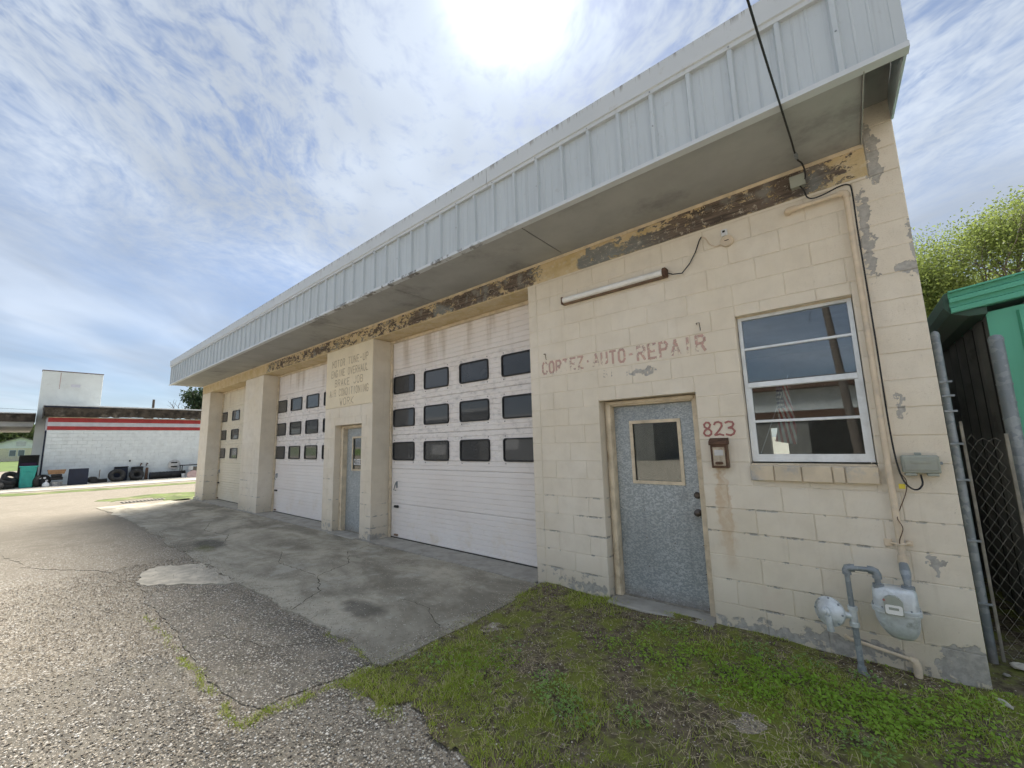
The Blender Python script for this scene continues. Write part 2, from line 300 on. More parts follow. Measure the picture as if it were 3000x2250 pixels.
# ground
def aggregate(name, tar, stones, cover, sc=75, moss=.0, tanx=False):
    m, g, b = mat(name, .9, 0, .25); p = g.pos(); x, y, z = g.xyz(p); p2 = g.comb(x, y, 0.0)
    wq = g.vm('ADD', p2, g.vm('MULTIPLY', g.noise(p2, 30, 2, .5, 0, True), (.012, .012, 0)))
    dist = g.vor(wq, sc); rc = g.xyz(g.vor(wq, sc, 'F1', 'Color'))
    d2 = g.vor(wq, sc * 2.3); r2 = g.xyz(g.vor(wq, sc * 2.3, 'F1', 'Color'))
    big = g.noise(p2, .55, 4, .6, .4); med = g.noise(p2, 2.6, 5, .65)
    cv = g.m('ADD', cover, g.m('MULTIPLY', g.m('SUBTRACT', big, .5), .9))
    if tanx: cv = g.m('ADD', cv, g.m('ADD', g.m('MULTIPLY', g.ss(x, -5.0, -11.0), .25), g.m('MULTIPLY', g.ss(y, -3.0, -3.6), .10)))
    st1 = g.m('MULTIPLY', g.ss(dist, .52, .36), g.ss(rc[0], g.m('SUBTRACT', 1.0, cv), g.m('SUBTRACT', 1.05, cv)))
    st2 = g.m('MULTIPLY', g.ss(d2, .5, .36), g.ss(r2[1], g.m('SUBTRACT', 1.02, cv), g.m('SUBTRACT', 1.1, cv)))
    sc1 = g.ramp(rc[2], stones); sc2 = g.ramp(r2[2], stones)
    t = g.mix(g.ss(med, .3, .7), tuple(v * .75 for v in tar), tuple(v * 1.35 for v in tar))
    c = g.mix(st2, t, sc2); c = g.mix(st1, c, sc1)
    dust_far_dim = g.m('MULTIPLY', g.ss(g.m('ADD', med, g.m('MULTIPLY', big, .7)), .78, 1.05), .55)
    if tanx: dust_far_dim = g.m('ADD', dust_far_dim, g.m('MULTIPLY', g.ss(x, -7, -15), .72), None, True)  # tan far gravel, also darkened in colour to offset the strong sunlight there
    c = g.mix(dust_far_dim, c, (.255, .225, .178))
    if moss: c = g.mix(g.m('MULTIPLY', g.ss(g.noise(p2, 4, 5, .7), .55, .68), moss), c, (.10, .11, .035))
    g.put(b.inputs['Base Color'], c)
    h = g.m('ADD', g.m('MAXIMUM', g.m('MULTIPLY', st1, g.m('SUBTRACT', .6, dist)), g.m('MULTIPLY', g.m('MULTIPLY', st2, .5), g.m('SUBTRACT', .6, d2))), g.m('MULTIPLY', med, .3))
    g.put(b.inputs['Normal'], g.bump(h, .8, .012)); return m
ST = ((0, (.12, .108, .095)), (.3, (.30, .25, .19)), (.55, (.48, .405, .31)), (.8, (.64, .57, .47)), (1, (.80, .77, .71)))
M['ground'] = aggregate('gravel_asphalt', (.27, .235, .185), ST, .80, 52, 0, True)
M['asphalt'] = aggregate('old_asphalt', (.17, .155, .13), ST, .60, 56, .15)
def concrete_apron():
    m, g, b = mat('apron_concrete', .88, 0, .25); p = g.pos(); x, y, z = g.xyz(p)
    big = g.noise(g.vm('MULTIPLY', p, (.5, 1.1, 1)), 1.0, 5, .62, .8); med = g.noise(p, 4, 6, .68)
    c = g.mix(g.ss(big, .36, .66), (.25, .23, .185), (.50, .46, .375))
    c = g.mix(g.m('MULTIPLY', g.ss(med, .42, .7), .5), c, (.18, .162, .122))
    c = g.mix(g.m('MULTIPLY', g.ss(g.noise(p, 1.7, 4, .6), .56, .68), .55), c, (.50, .475, .41))
    wv = g.vm('SUBTRACT', g.noise(p, 3.5, 3, .6, 0, True), (.5, .5, .5)); wp = g.vm('ADD', p, g.vm('MULTIPLY', wv, (.35, .35, 0)))
    def gb(bx, by, rx, ry, s=.2):
        v = g.vm('MULTIPLY', g.vm('SUBTRACT', wp, (bx, by, 0)), (1 / rx, 1 / ry, 0)); return g.ss(g.vm('LENGTH', v), 1 + s, 1 - s)
    c = g.mix(g.m('MULTIPLY', gb(-4.62, -1.68, .30, .15, .45), .62), c, (.07, .066, .058))
    c = g.mix(g.m('MULTIPLY', gb(-9.6, -1.75, .5, .22, .4), .7), c, (.05, .05, .046))
    c = g.mix(g.m('MULTIPLY', gb(-6.45, -.75, .22, .10, .15), .6), c, (.44, .41, .33))
    c = g.mix(g.m('MULTIPLY', gb(-9.3, -1.9, .3, .12, .5), .45), c, (.14, .15, .04))
    r = g.xyz(g.vor(p, 60, 'F1', 'Color')); dd = g.vor(p, 60); s1 = g.m('MULTIPLY', g.ss(dd, .42, .3), g.ss(r[0], .80, .84))
    c = g.mix(g.m('MULTIPLY', s1, .75), c, g.ramp(r[1], ST))
    g.put(b.inputs['Base Color'], c)
    g.put(b.inputs['Normal'], g.bump(g.m('ADD', g.m('MULTIPLY', g.noise(p, 60, 5, .7), .6), g.m('ADD', med, g.m('MULTIPLY', s1, .4))), .6, .008)); return m
M['apron'] = concrete_apron()
M['cpatch'] = simple('concrete_patch', (.52, .475, .395), .9, 0, .22, 6, .9, dirt=((.26, .24, .20), .8))
def soil_mat():
    m, g, b = mat('mossy_soil', .95, 0, .2); p = g.pos()
    n1 = g.noise(p, 2.4, 5, .65); n2 = g.noise(p, 14, 5, .7)
    c = g.mix(g.ss(n2, .35, .65), (.085, .066, .044), (.23, .185, .125))
    c = g.mix(g.m('MULTIPLY', g.ss(g.m('ADD', g.m('MULTIPLY', n1, .7), g.m('MULTIPLY', n2, .3)), .44, .58), .9), c, (.19, .215, .04))
    r = g.xyz(g.vor(p, 70, 'F1', 'Color')); dd = g.vor(p, 70); s1 = g.m('MULTIPLY', g.ss(dd, .42, .3), g.ss(r[0], .74, .78))
    c = g.mix(g.m('MULTIPLY', s1, g.ss(n1, .56, .40)), c, g.ramp(r[1], ST)); g.put(b.inputs['Base Color'], c)
    g.put(b.inputs['Normal'], g.bump(g.m('ADD', n2, g.noise(p, 60, 4, .7)), .9, .012)); return m
M['soil'] = soil_mat()
def leafy(name, a, b2, trans=.35, dry=None):
    m = bpy.data.materials.new(name); m.use_nodes = True; nt = m.node_tree; g = G(nt); b = nt.nodes['Principled BSDF']; p = g.pos()
    c = g.mix(g.ss(g.noise(p, 1.1, 3), .3, .7), a, b2); wn = g.n('ShaderNodeTexWhiteNoise', noise_dimensions='1D')
    ri = g.n('ShaderNodeNewGeometry').outputs['Random Per Island']
    c = g.mix(g.m('MULTIPLY', ri, .55), c, tuple(v * .5 for v in a))
    if dry: c = g.mix(g.ss(ri, 1 - dry[1], 1 - dry[1] + .02), c, dry[0])
    b.inputs['Roughness'].default_value = .55; b.inputs['Specular IOR Level'].default_value = .3; g.put(b.inputs['Base Color'], c)
    tr = g.n('ShaderNodeBsdfTranslucent'); g.put(tr.inputs[0], g.mix(.5, c, tuple(min(1, v * 1.8) for v in b2))); mx = g.n('ShaderNodeMixShader'); mx.inputs[0].default_value = trans
    nt.links.new(b.outputs[0], mx.inputs[1]); nt.links.new(tr.outputs[0], mx.inputs[2]); nt.links.new(mx.outputs[0], nt.nodes['Material Output'].inputs[0]); return m
M['grass'] = leafy('grass_blades', (.30, .38, .055), (.43, .52, .085), .45, ((.64, .55, .33), .28))
M['clover'] = leafy('clover_leaves', (.24, .40, .045), (.36, .54, .08), .35)
M['weed'] = leafy('weed_leaves', (.21, .36, .10), (.31, .48, .13), .3)
M['straw'] = simple('straw', (.46, .38, .245), .8, 0, .45, 30)
M['leaf_spring'] = leafy('spring_leaves', (.135, .18, .045), (.21, .26, .07), .5)
M['leaf_dark'] = leafy('pine_needles', (.025, .05, .025), (.05, .085, .035), .2)
M['leaf_far'] = leafy('far_leaves', (.07, .10, .04), (.12, .15, .06), .3)
M['bark'] = simple('bark', (.12, .10, .085), .9, 0, .3, 12, .6)
M['farlawn'] = simple('lawn', (.10, .15, .035), .9, 0, .25, .6, .3)
M['green_strip'] = simple('verge_grass', (.115, .15, .045), .95, 0, .45, 1.8, .6, dirt=((.36, .31, .20), .8))
M['sidewalk'] = simple('sidewalk_concrete', (.46, .43, .37), .9, 0, .12, 1.5, .3, dirt=((.32, .30, .26), .4))
M['white_block'] = simple('white_block_paint', (.72, .76, .76), .75, 0, .06, 3, .4, dirt=((.50, .53, .52), .35))
M['pylon'] = simple('pylon_paint', (.62, .645, .62), .8, 0, .07, 1.2, .2, dirt=((.48, .48, .44), .5))
M['stripe_red'] = simple('red_stripe', (.36, .042, .042), .6, 0, .15, 3)
M['stripe_grey'] = simple('grey_stripe', (.52, .52, .56), .6, 0, .08, 3)
M['rot'] = simple('rotten_fascia', (.055, .045, .035), .9, 0, .6, 3, .6, dirt=((.28, .25, .21), .5))
M['roof_edge'] = simple('roof_edge_metal', (.55, .57, .58), .5)
M['teal'] = simple('teal_plastic', (.035, .33, .29), .5, 0, .1, 4)
M['navy'] = simple('navy_plastic', (.014, .02, .04), .6, 0, .2, 4)
M['brown_box'] = simple('brown_crate', (.30, .18, .10), .8, 0, .2, 6)
M['silver'] = simple('silver_metal', (.55, .56, .57), .4, .6, .12, 8)
M['white_plastic'] = simple('white_plastic', (.72, .73, .74), .5, 0, .08, 8)
M['pink'] = simple('faded_pink_plate', (.42, .30, .27), .8, 0, .15, 6)
M['purple'] = simple('dark_purple', (.045, .02, .05), .7, 0, .3, 6)
M['mint'] = metal_sheet('green_metal', (.12, .46, .31), .14, .45)
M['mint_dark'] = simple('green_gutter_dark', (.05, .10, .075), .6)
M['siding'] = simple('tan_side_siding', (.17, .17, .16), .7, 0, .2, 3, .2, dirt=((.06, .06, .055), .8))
M['weathered'] = simple('weathered_wood', (.27, .25, .21), .9, 0, .25, 12, .4)
M['rock'] = simple('pale_rock', (.50, .47, .41), .9, 0, .2, 14, .6)
M['house_white'] = simple('house_siding', (.66, .69, .70), .7, 0, .05, 3)
M['house_brick'] = simple('house_pale_brick', (.60, .56, .44), .8, 0, .12, 6)
M['house_roof'] = simple('house_shingles', (.15, .14, .13), .9, 0, .2, 4)
M['house_glass'] = simple('house_windows', (.14, .17, .19), .2)
M['interior'] = simple('interior_paint', (.34, .32, .27), .9, 0, .15, 2)

# ------------------------------------------------------------------ mesh helpers
class MB:
    def __init__(s): s.v = []; s.f = []
    def add(s, vs, fs):
        o = len(s.v); s.v += [tuple(v) for v in vs]; s.f += [tuple(i + o for i in f) for f in fs]; return s
    def box(s, x0, x1, y0, y1, z0, z1):
        if x0 > x1: x0, x1 = x1, x0
        if y0 > y1: y0, y1 = y1, y0
        if z0 > z1: z0, z1 = z1, z0
        v = [(x, y, z) for x in (x0, x1) for y in (y0, y1) for z in (z0, z1)]
        return s.add(v, [(0, 1, 3, 2), (4, 6, 7, 5), (0, 4, 5, 1), (2, 3, 7, 6), (0, 2, 6, 4), (1, 5, 7, 3)])
    def cbox(s, x0, x1, y0, y1, z0, z1, c=.004):    # box with chamfered edges
        cx, cy, cz = (x0 + x1) / 2, (y0 + y1) / 2, (z0 + z1) / 2; a, b, h = (x1 - x0) / 2, (y1 - y0) / 2, (z1 - z0) / 2
        c = min(c, a * .45, b * .45, h * .45); bm = bmesh.new(); bmesh.ops.create_cube(bm, size=2)
        for v in bm.verts: v.co = Vector((cx + v.co.x * a, cy + v.co.y * b, cz + v.co.z * h))
        bmesh.ops.bevel(bm, geom=list(bm.edges), offset=c, segments=1, affect='EDGES')
        bm.verts.index_update(); s.add([v.co[:] for v in bm.verts], [[v.index for v in f.verts] for f in bm.faces]); bm.free(); return s
    def tube(s, pts, r, n=8, cap=True):
        pts = [Vector(p) for p in pts]; R = r if isinstance(r, (list, tuple)) else [r] * len(pts)
        o = len(s.v); prev = None
        for i, p in enumerate(pts):
            t = (pts[min(i + 1, len(pts) - 1)] - pts[max(i - 1, 0)])
            t = t.normalized() if t.length > 1e-9 else Vector((0, 0, 1))
            if prev is None: prev = t.orthogonal().normalized()
            u = (prev - t * prev.dot(t)); u = u.normalized() if u.length > 1e-6 else t.orthogonal().normalized(); w = t.cross(u); prev = u
            for k in range(n):
                a = 2 * math.pi * k / n; s.v.append(tuple(p + (u * math.cos(a) + w * math.sin(a)) * R[i]))
        for i in range(len(pts) - 1):
            for k in range(n):
                a = o + i * n + k; b = o + i * n + (k + 1) % n; s.f.append((a, b, b + n, a + n))
        if cap: s.f.append(tuple(o + k for k in range(n))[::-1]); s.f.append(tuple(o + (len(pts) - 1) * n + k for k in range(n)))
        return s
    def lathe(s, prof, c, axis, n=16):     # prof [(r, h)] along axis from c
        c = Vector(c); ax = Vector(axis).normalized(); u = ax.orthogonal().normalized(); w = ax.cross(u); o = len(s.v)
        for r, h in prof:
            for k in range(n):
                a = 2 * math.pi * k / n; s.v.append(tuple(c + ax * h + (u * math.cos(a) + w * math.sin(a)) * r))
        for i in range(len(prof) - 1):
            for k in range(n):
                a = o + i * n + k; b = o + i * n + (k + 1) % n; s.f.append((a, b, b + n, a + n))
        s.f.append(tuple(o + k for k in range(n))[::-1]); s.f.append(tuple(o + (len(prof) - 1) * n + k for k in range(n))); return s
    def prism(s, poly, d0, d1, axis='y'):   # poly 2-D extruded along axis
        n = len(poly)
        def P(a, b, d): return (a, d, b) if axis == 'y' else ((d, a, b) if axis == 'x' else (a, b, d))
        vs = [P(a, b, d0) for a, b in poly] + [P(a, b, d1) for a, b in poly]
        return s.add(vs, [tuple(range(n)), tuple(range(2 * n - 1, n - 1, -1))] + [(i, i + n, (i + 1) % n + n, (i + 1) % n) for i in range(n)])
    def mesh(s, name, m=None, smooth=False):
        me = bpy.data.meshes.new(name); me.from_pydata(s.v, [], s.f)
        bm = bmesh.new(); bm.from_mesh(me); bmesh.ops.recalc_face_normals(bm, faces=bm.faces); bm.to_mesh(me); bm.free()
        if m is not None: me.materials.append(M[m] if isinstance(m, str) else m)
        if smooth:
            me.shade_smooth()
            try: me.set_sharp_from_angle(angle=math.radians(40))
            except Exception: pass
        return me
    def build(s, name, m, parent=None, smooth=False, label=None):
        return link(name, s.mesh(name, m, smooth), parent, label)
def link(name, me, parent=None, label=None):
    o = bpy.data.objects.new(name, me); COL.objects.link(o)
    if parent is not None: o.parent = parent; o.matrix_parent_inverse = Matrix.Translation(-parent_loc(parent))
    if label: o['label'] = label
    return o
def parent_loc(p):
    v = Vector((0, 0, 0))
    while p is not None: v += p.location; p = p.parent if p.parent and False else None
    return v
def thing(name, label, cat, loc=(0, 0, 0), group=None):
    o = bpy.data.objects.new(name, None); COL.objects.link(o); o.location = loc; o.empty_display_size = .2
    return tag(o, label, cat, group)
def tag(o, label, cat, group=None):
    o['label'] = label; o['category'] = cat
    if group: o['group'] = group
    return o
def struct(o): o['kind'] = 'structure'; return o
def stuff(o): o['kind'] = 'stuff'; return o
# parts are modelled in world coordinates; matrix_parent_inverse cancels the Empty's location
def empty_part(name, parent):
    o = bpy.data.objects.new(name, None); COL.objects.link(o); o.parent = parent; o.matrix_parent_inverse = Matrix.Translation(-parent.location); o.empty_display_size = .1; return o
def rrect(x0, x1, z0, z1, r, n=4):
    out = []
    for cx, cz, a0 in ((x1 - r, z1 - r, 0), (x0 + r, z1 - r, 90), (x0 + r, z0 + r, 180), (x1 - r, z0 + r, 270)):
        for k in range(n + 1):
            a = math.radians(a0 + 90 * k / n); out.append((cx + r * math.cos(a), cz + r * math.sin(a)))
    return out
def ring(mb, outer, inner, y0, y1):      # frame between two loops, extruded in y
    n = len(outer); vs = [(a, y0, b) for a, b in outer] + [(a, y0, b) for a, b in inner] + [(a, y1, b) for a, b in outer] + [(a, y1, b) for a, b in inner]
    fs = []
    for i in range(n):
        j = (i + 1) % n; fs += [(i, j, n + j, n + i), (2 * n + i, 3 * n + i, 3 * n + j, 2 * n + j), (i, 2 * n + i, 2 * n + j, j), (n + i, n + j, 3 * n + j, 3 * n + i)]
    return mb.add(vs, fs)
def wall_holes(mb, x0, x1, z0, z1, y0, y1, holes):
    xs = sorted({x0, x1, *[h[0] for h in holes], *[h[1] for h in holes]}); zs = sorted({z0, z1, *[h[2] for h in holes], *[h[3] for h in holes]})
    xs = [x for x in xs if x0 <= x <= x1]; zs = [z for z in zs if z0 <= z <= z1]
    solid = lambda i, j: 0 <= i < len(xs) - 1 and 0 <= j < len(zs) - 1 and not any(h[0] <= xs[i] and xs[i + 1] <= h[1] and h[2] <= zs[j] and zs[j + 1] <= h[3] for h in holes)
    for i in range(len(xs) - 1):
        for j in range(len(zs) - 1):
            if not solid(i, j): continue
            a, b, c, d_ = xs[i], xs[i + 1], zs[j], zs[j + 1]
            mb.add([(a, y0, c), (b, y0, c), (b, y0, d_), (a, y0, d_)], [(0, 1, 2, 3)]); mb.add([(a, y1, c), (b, y1, c), (b, y1, d_), (a, y1, d_)], [(3, 2, 1, 0)])
            if not solid(i - 1, j): mb.add([(a, y0, c), (a, y0, d_), (a, y1, d_), (a, y1, c)], [(0, 1, 2, 3)])
            if not solid(i + 1, j): mb.add([(b, y0, c), (b, y1, c), (b, y1, d_), (b, y0, d_)], [(0, 1, 2, 3)])
            if not solid(i, j - 1): mb.add([(a, y0, c), (a, y1, c), (b, y1, c), (b, y0, c)], [(0, 1, 2, 3)])
            if not solid(i, j + 1): mb.add([(a, y0, d_), (b, y0, d_), (b, y1, d_), (a, y1, d_)], [(0, 1, 2, 3)])
    bm = bmesh.new(); return mb
_blocks = {}
def block_mesh(w, h, dep, mt, ch=.0035):
    k = (round(w, 3), round(h, 3), round(dep, 3), mt)
    if k not in _blocks:
        mb = MB(); a, b = w / 2, h / 2; c = ch
        # chamfered front and front vertical edges, flat back
        v = [(-a, c, -b), (a, c, -b), (a, c, b), (-a, c, b), (-a + c, 0, -b + c), (a - c, 0, -b + c), (a - c, 0, b - c), (-a + c, 0, b - c), (-a, dep, -b), (a, dep, -b), (a, dep, b), (-a, dep, b)]
        f = [(4, 5, 6, 7), (0, 1, 5, 4), (1, 2, 6, 5), (2, 3, 7, 6), (3, 0, 4, 7), (0, 8, 9, 1), (1, 9, 10, 2), (2, 10, 11, 3), (3, 11, 8, 0), (11, 10, 9, 8)]
        mb.add(v, f); _blocks[k] = mb.mesh('block', mt)
    return _blocks[k]
CH = .2032
def lay_blocks(parent, x0, x1, z0, z1, joints_even, joints_odd, dep, holes=(), mt='block', y=0.0, gap=.0045, zbot=None):
    k0 = int(round(z0 / CH)); k1 = int(math.ceil((z1 - 1e-4) / CH))
    for k in range(k0, k1):
        a, b = k * CH, min((k + 1) * CH, z1)
        if k == k0 and zbot is not None: a = zbot
        js = sorted({x0, x1, *[j for j in (joints_even if k % 2 == 0 else joints_odd) if x0 + .05 < j < x1 - .05]})
        for l, r in zip(js[:-1], js[1:]):
            segs = [(l, r, a, b)]
            for h in holes:
                nxt = []
                for (p, q_, lo, hi) in segs:
                    if q_ <= h[0] or p >= h[1] or hi <= h[2] or lo >= h[3]: nxt.append((p, q_, lo, hi)); continue
                    if p < h[0]: nxt.append((p, h[0], lo, hi))
                    if q_ > h[1]: nxt.append((h[1], q_, lo, hi))
                    if lo < h[2]: nxt.append((max(p, h[0]), min(q_, h[1]), lo, h[2]))
                    if hi > h[3]: nxt.append((max(p, h[0]), min(q_, h[1]), h[3], hi))
                segs = nxt
            for (p, q_, lo, hi) in segs:
                if q_ - p < .025 or hi - lo < .03: continue
                w = q_ - p - gap; hh = hi - lo - gap
                o = link('block', block_mesh(w, hh, dep, mt), parent)
                o.location = ((p + q_) / 2, y + random.uniform(-.0018, .0018), (lo + hi) / 2)
                o.rotation_euler = (random.uniform(-.004, .004), 0, random.uniform(-.004, .004))

# ------------------------------------------------------------------ ground
gm = MB()
xs = [-600, -300, -120, -60, -40, -25, -15, -8, -4, 0, 4, 10, 30, 100, 400]; ys = [-400, -100, -40, -15, -8, -4, -2, 0, 5, 12, 30, 100, 400]
for x in xs:
    for y in ys: gm.v.append((x, y, -.024))
for i in range(len(xs) - 1):
    for j in range(len(ys) - 1): a = i * len(ys) + j; gm.f.append((a, a + len(ys), a + len(ys) + 1, a + 1))
struct(gm.build('ground', 'ground'))
def rough_edge(poly, step=.08, amp=.03):
    out = []
    for i in range(len(poly)):
        a = Vector(poly[i]); b = Vector(poly[(i + 1) % len(poly)]); n = max(1, int((b - a).length / step)); d_ = (b - a).normalized(); nrm = Vector((-d_.y, d_.x)); w = 0
        for k in range(n):
            w = .75 * w + random.uniform(-amp, amp); p = a.lerp(b, k / n) + nrm * (w if 0 < k else 0); out.append((p.x, p.y))
    return out
def slab(name, poly, ztop, m, parent=None, amp=.0, step=.1, zb=-.06):
    pl = rough_edge(poly, step, amp) if amp else poly
    return MB().prism(pl, zb, ztop, 'z').build(name, m, parent)
ap = struct(bpy.data.objects.new('concrete_apron', None)); COL.objects.link(ap)
def jag(p0, p1, n, amp):
    out = []; w = 0
    for k in range(n + 1):
        t = k / n; w = .7 * w + random.uniform(-amp, amp); out.append((p0[0] + (p1[0] - p0[0]) * t, p0[1] + (p1[1] - p0[1]) * t + (w if 0 < k < n else 0)))
    return out
bounds = [-3.47, -9.25, -13.6, -18.9]
for i in range(3):
    a, b = bounds[i] - (.012 if i else 0), bounds[i + 1]
    front = jag((b, -2.16 if i < 2 else -2.35), (a, -2.16), int((a - b) / .07), .034)
    poly = front + ([(a, -2.16), (a + .02, -1.2), (a - .02, -.12)] if i == 0 else []) + [(a, -.056), (b, -.056)]
    slab('slab', poly, -.006 - .003 * i, 'apron', ap)
struct(slab('asphalt_patch', [(-3.66, -2.94), (-3.58, -2.2), (-4.7, -2.19), (-6.7, -2.27), (-7.75, -2.99), (-6.2, -3.02), (-5.0, -3.03), (-4.1, -3.05)], -.015, 'asphalt', None, .02, .08))
struct(slab('concrete_patch', [(-6.62, -2.20), (-6.95, -2.185), (-8.2, -2.19), (-8.55, -2.65), (-7.78, -2.95), (-7.2, -2.58)], -.008, 'cpatch', None, .05, .07))
# raised asphalt lip left of the patch
struct(slab('asphalt_overlay', [(-8.62, -2.72), (-8.30, -2.205), (-11.2, -2.195), (-14.3, -2.20), (-15.4, -2.4), (-16.2, -3.3), (-13, -4.3), (-10.5, -3.9), (-8.75, -3.08), (-8.0, -3.05)], -.018, 'ground', None, .035, .1))
struct(slab('asphalt_panel', [(-3.52, -3.14), (-3.45, -2.50), (-3.0, -2.52), (-2.5, -2.5), (-1.9, -2.5), (-1.2, -3.4), (-1.2, -5.5), (-6, -5.5), (-5.2, -3.18), (-4.3, -3.2)], -.018, 'asphalt', None, .03, .08))
# soil-filled cracks and joints in the paving
def crack(pts, w, z, parent=None):
    P = []
    for (a, b) in zip(pts[:-1], pts[1:]):
        n_ = max(2, int(math.dist(a, b) / .06))
        for k in range(n_): t_ = k / n_; P.append((a[0] + (b[0] - a[0]) * t_ + random.uniform(-.018, .018), a[1] + (b[1] - a[1]) * t_ + random.uniform(-.018, .018)))
    P.append(pts[-1]); mb = MB(); n_ = len(P)
    for i, p_ in enumerate(P):
        q0, q1 = P[max(i - 1, 0)], P[min(i + 1, n_ - 1)]; L_ = max(math.dist(q0, q1), 1e-6); nx_, ny_ = -(q1[1] - q0[1]) / L_, (q1[0] - q0[0]) / L_; ww_ = w * random.uniform(.35, 1.3) * (.3 if i in (0, n_ - 1) else 1)
        mb.v += [(p_[0] + nx_ * ww_ / 2, p_[1] + ny_ * ww_ / 2, z), (p_[0] - nx_ * ww_ / 2, p_[1] - ny_ * ww_ / 2, z)]
    mb.f = [(2 * i, 2 * i + 2, 2 * i + 3, 2 * i + 1) for i in range(n_ - 1)]; o = mb.build('crack', 'crack_dirt', parent)
    if parent is None: struct(o)
M['crack_dirt'] = simple('crack_dirt', (.085, .075, .055), .95, 0, .4, 12, .5, dirt=((.12, .14, .04), .6))
for pts, w in (([(-5.2, -2.14), (-5.5, -1.7), (-6.1, -1.45), (-6.3, -.9), (-6.9, -.6), (-7.0, -.08)], .012), ([(-6.1, -1.45), (-7.2, -1.5), (-7.9, -1.2)], .009), ([(-3.6, -1.5), (-4.1, -1.25), (-4.5, -1.3)], .008)): crack(pts, w, -.004, ap)
for pts, w in (([(-9.4, -1.6), (-10.2, -1.3), (-11.2, -1.45), (-12.2, -1.1)], .012), ([(-10.2, -1.3), (-10.5, -.7), (-10.9, -.1)], .010)): crack(pts, w, -.007, ap)
for pts, w in (([(-4.2, -2.2), (-4.5, -2.6), (-5.1, -2.75), (-5.3, -3.02)], .012), ([(-4.5, -2.6), (-4.2, -2.9)], .01)): crack(pts, w, -.0135)
# soil bed with moss
def hgt(x, y):
    return -.012 + .018 * np.clip((y + 1.0), 0, 1) + .010 * np.sin(3.1 * x + 1.3 * y) * np.cos(2.7 * y) + .006 * np.sin(9 * x) * np.sin(8 * y + 2)
def inbed(x, y):   # signed-ish membership of the grassy bed
    e = .05 * np.sin(7 * x + 2) + .04 * np.sin(13 * x + 5 * y)
    left = -3.47 + .05 * np.sin(6 * y) + .03 * np.sin(15 * y)
    lowb = np.where(x < -2.9, -2.34 + .25 * (x + 2.9), np.where(x < -2, -2.42, -2.45)) + e
    return (x > left) & (y < -.0) & (y > lowb)
bm = bmesh.new(); NX, NY = 110, 70; gv = {}
for i in range(NX + 1):
    for j in range(NY + 1):
        x = -3.56 + i * (2.0 + 3.56) / NX; y = -2.56 + j * (2.56 + .0) / NY
        gv[i, j] = bm.verts.new((x, y, float(hgt(x, y)) + random.uniform(-.003, .003)))
for i in range(NX):
    for j in range(NY):
        x = -3.56 + (i + .5) * 5.56 / NX; y = -2.56 + (j + .5) * 2.56 / NY
        if inbed(np.array(x), np.array(y)): bm.faces.new((gv[i, j], gv[i + 1, j], gv[i + 1, j + 1], gv[i, j + 1]))
bmesh.ops.delete(bm, geom=[v for v in bm.verts if not v.link_faces], context='VERTS')
me = bpy.data.meshes.new('soil_bed'); bm.to_mesh(me); bm.free(); me.materials.append(M['soil']); me.shade_smooth(); struct(link('soil_bed', me))
sg = MB(); n = 12
for i in range(n + 1):
    for j in range(n + 1):
        sg.v.append((.0 + i * 1.2 / n, -.02 + j * 4.0 / n, -.012 + random.uniform(-.012, .022)))
for i in range(n):
    for j in range(n): a = i * (n + 1) + j; sg.f.append((a, a + n + 1, a + n + 2, a + 1))
struct(sg.build('alley_soil', 'soil', smooth=True))

# far ground: verge strips, kerb, sidewalk, lawn
def sheet(name, poly, z, m, amp=.0, step=.3): return struct(slab(name, poly, z, m, None, amp, step, z - .03))
sheet('verge', [(-29.3, -9), (-28.2, -4.4), (-27.3, -1.5), (-26.4, 3.2), (-28.0, 3.2), (-28.9, -1.5), (-29.9, -4.4), (-31, -9)], -.018, 'green_strip', .25, .5)
sheet('grass_patch', [(-21.4, -2.2), (-20.4, -1.9), (-20.9, -.8), (-18.8, -.4), (-18.5, .5), (-21.6, .8), (-22.4, -.4)], -.02, 'green_strip', .18, .3)
sheet('grass_patch', [(-19.3, -.6), (-18.45, -.5), (-18.4, 0.3), (-19.0, .4)], -.012, 'green_strip', .08, .2)
sheet('sidewalk', [(-34.95, -12), (-34.95, 8), (-29.9, 8), (-30.2, -1.5), (-31, -5), (-32.5, -12)], -.012, 'sidewalk')
sheet('kerb', [(-29.85, 8), (-29.6, 8), (-29.9, -1.5), (-30.7, -5), (-32.2, -12), (-32.45, -12), (-30.95, -5), (-30.15, -1.5)], .0, 'sidewalk')
lm = MB(); lm.add([(-72, -60, .0), (-72, 30, .0), (-112, 30, .78), (-112, -60, .78), (-260, 30, 1.2), (-260, -60, 1.2)], [(0, 1, 2, 3), (3, 2, 4, 5)]); struct(lm.build('lawn', 'farlawn'))

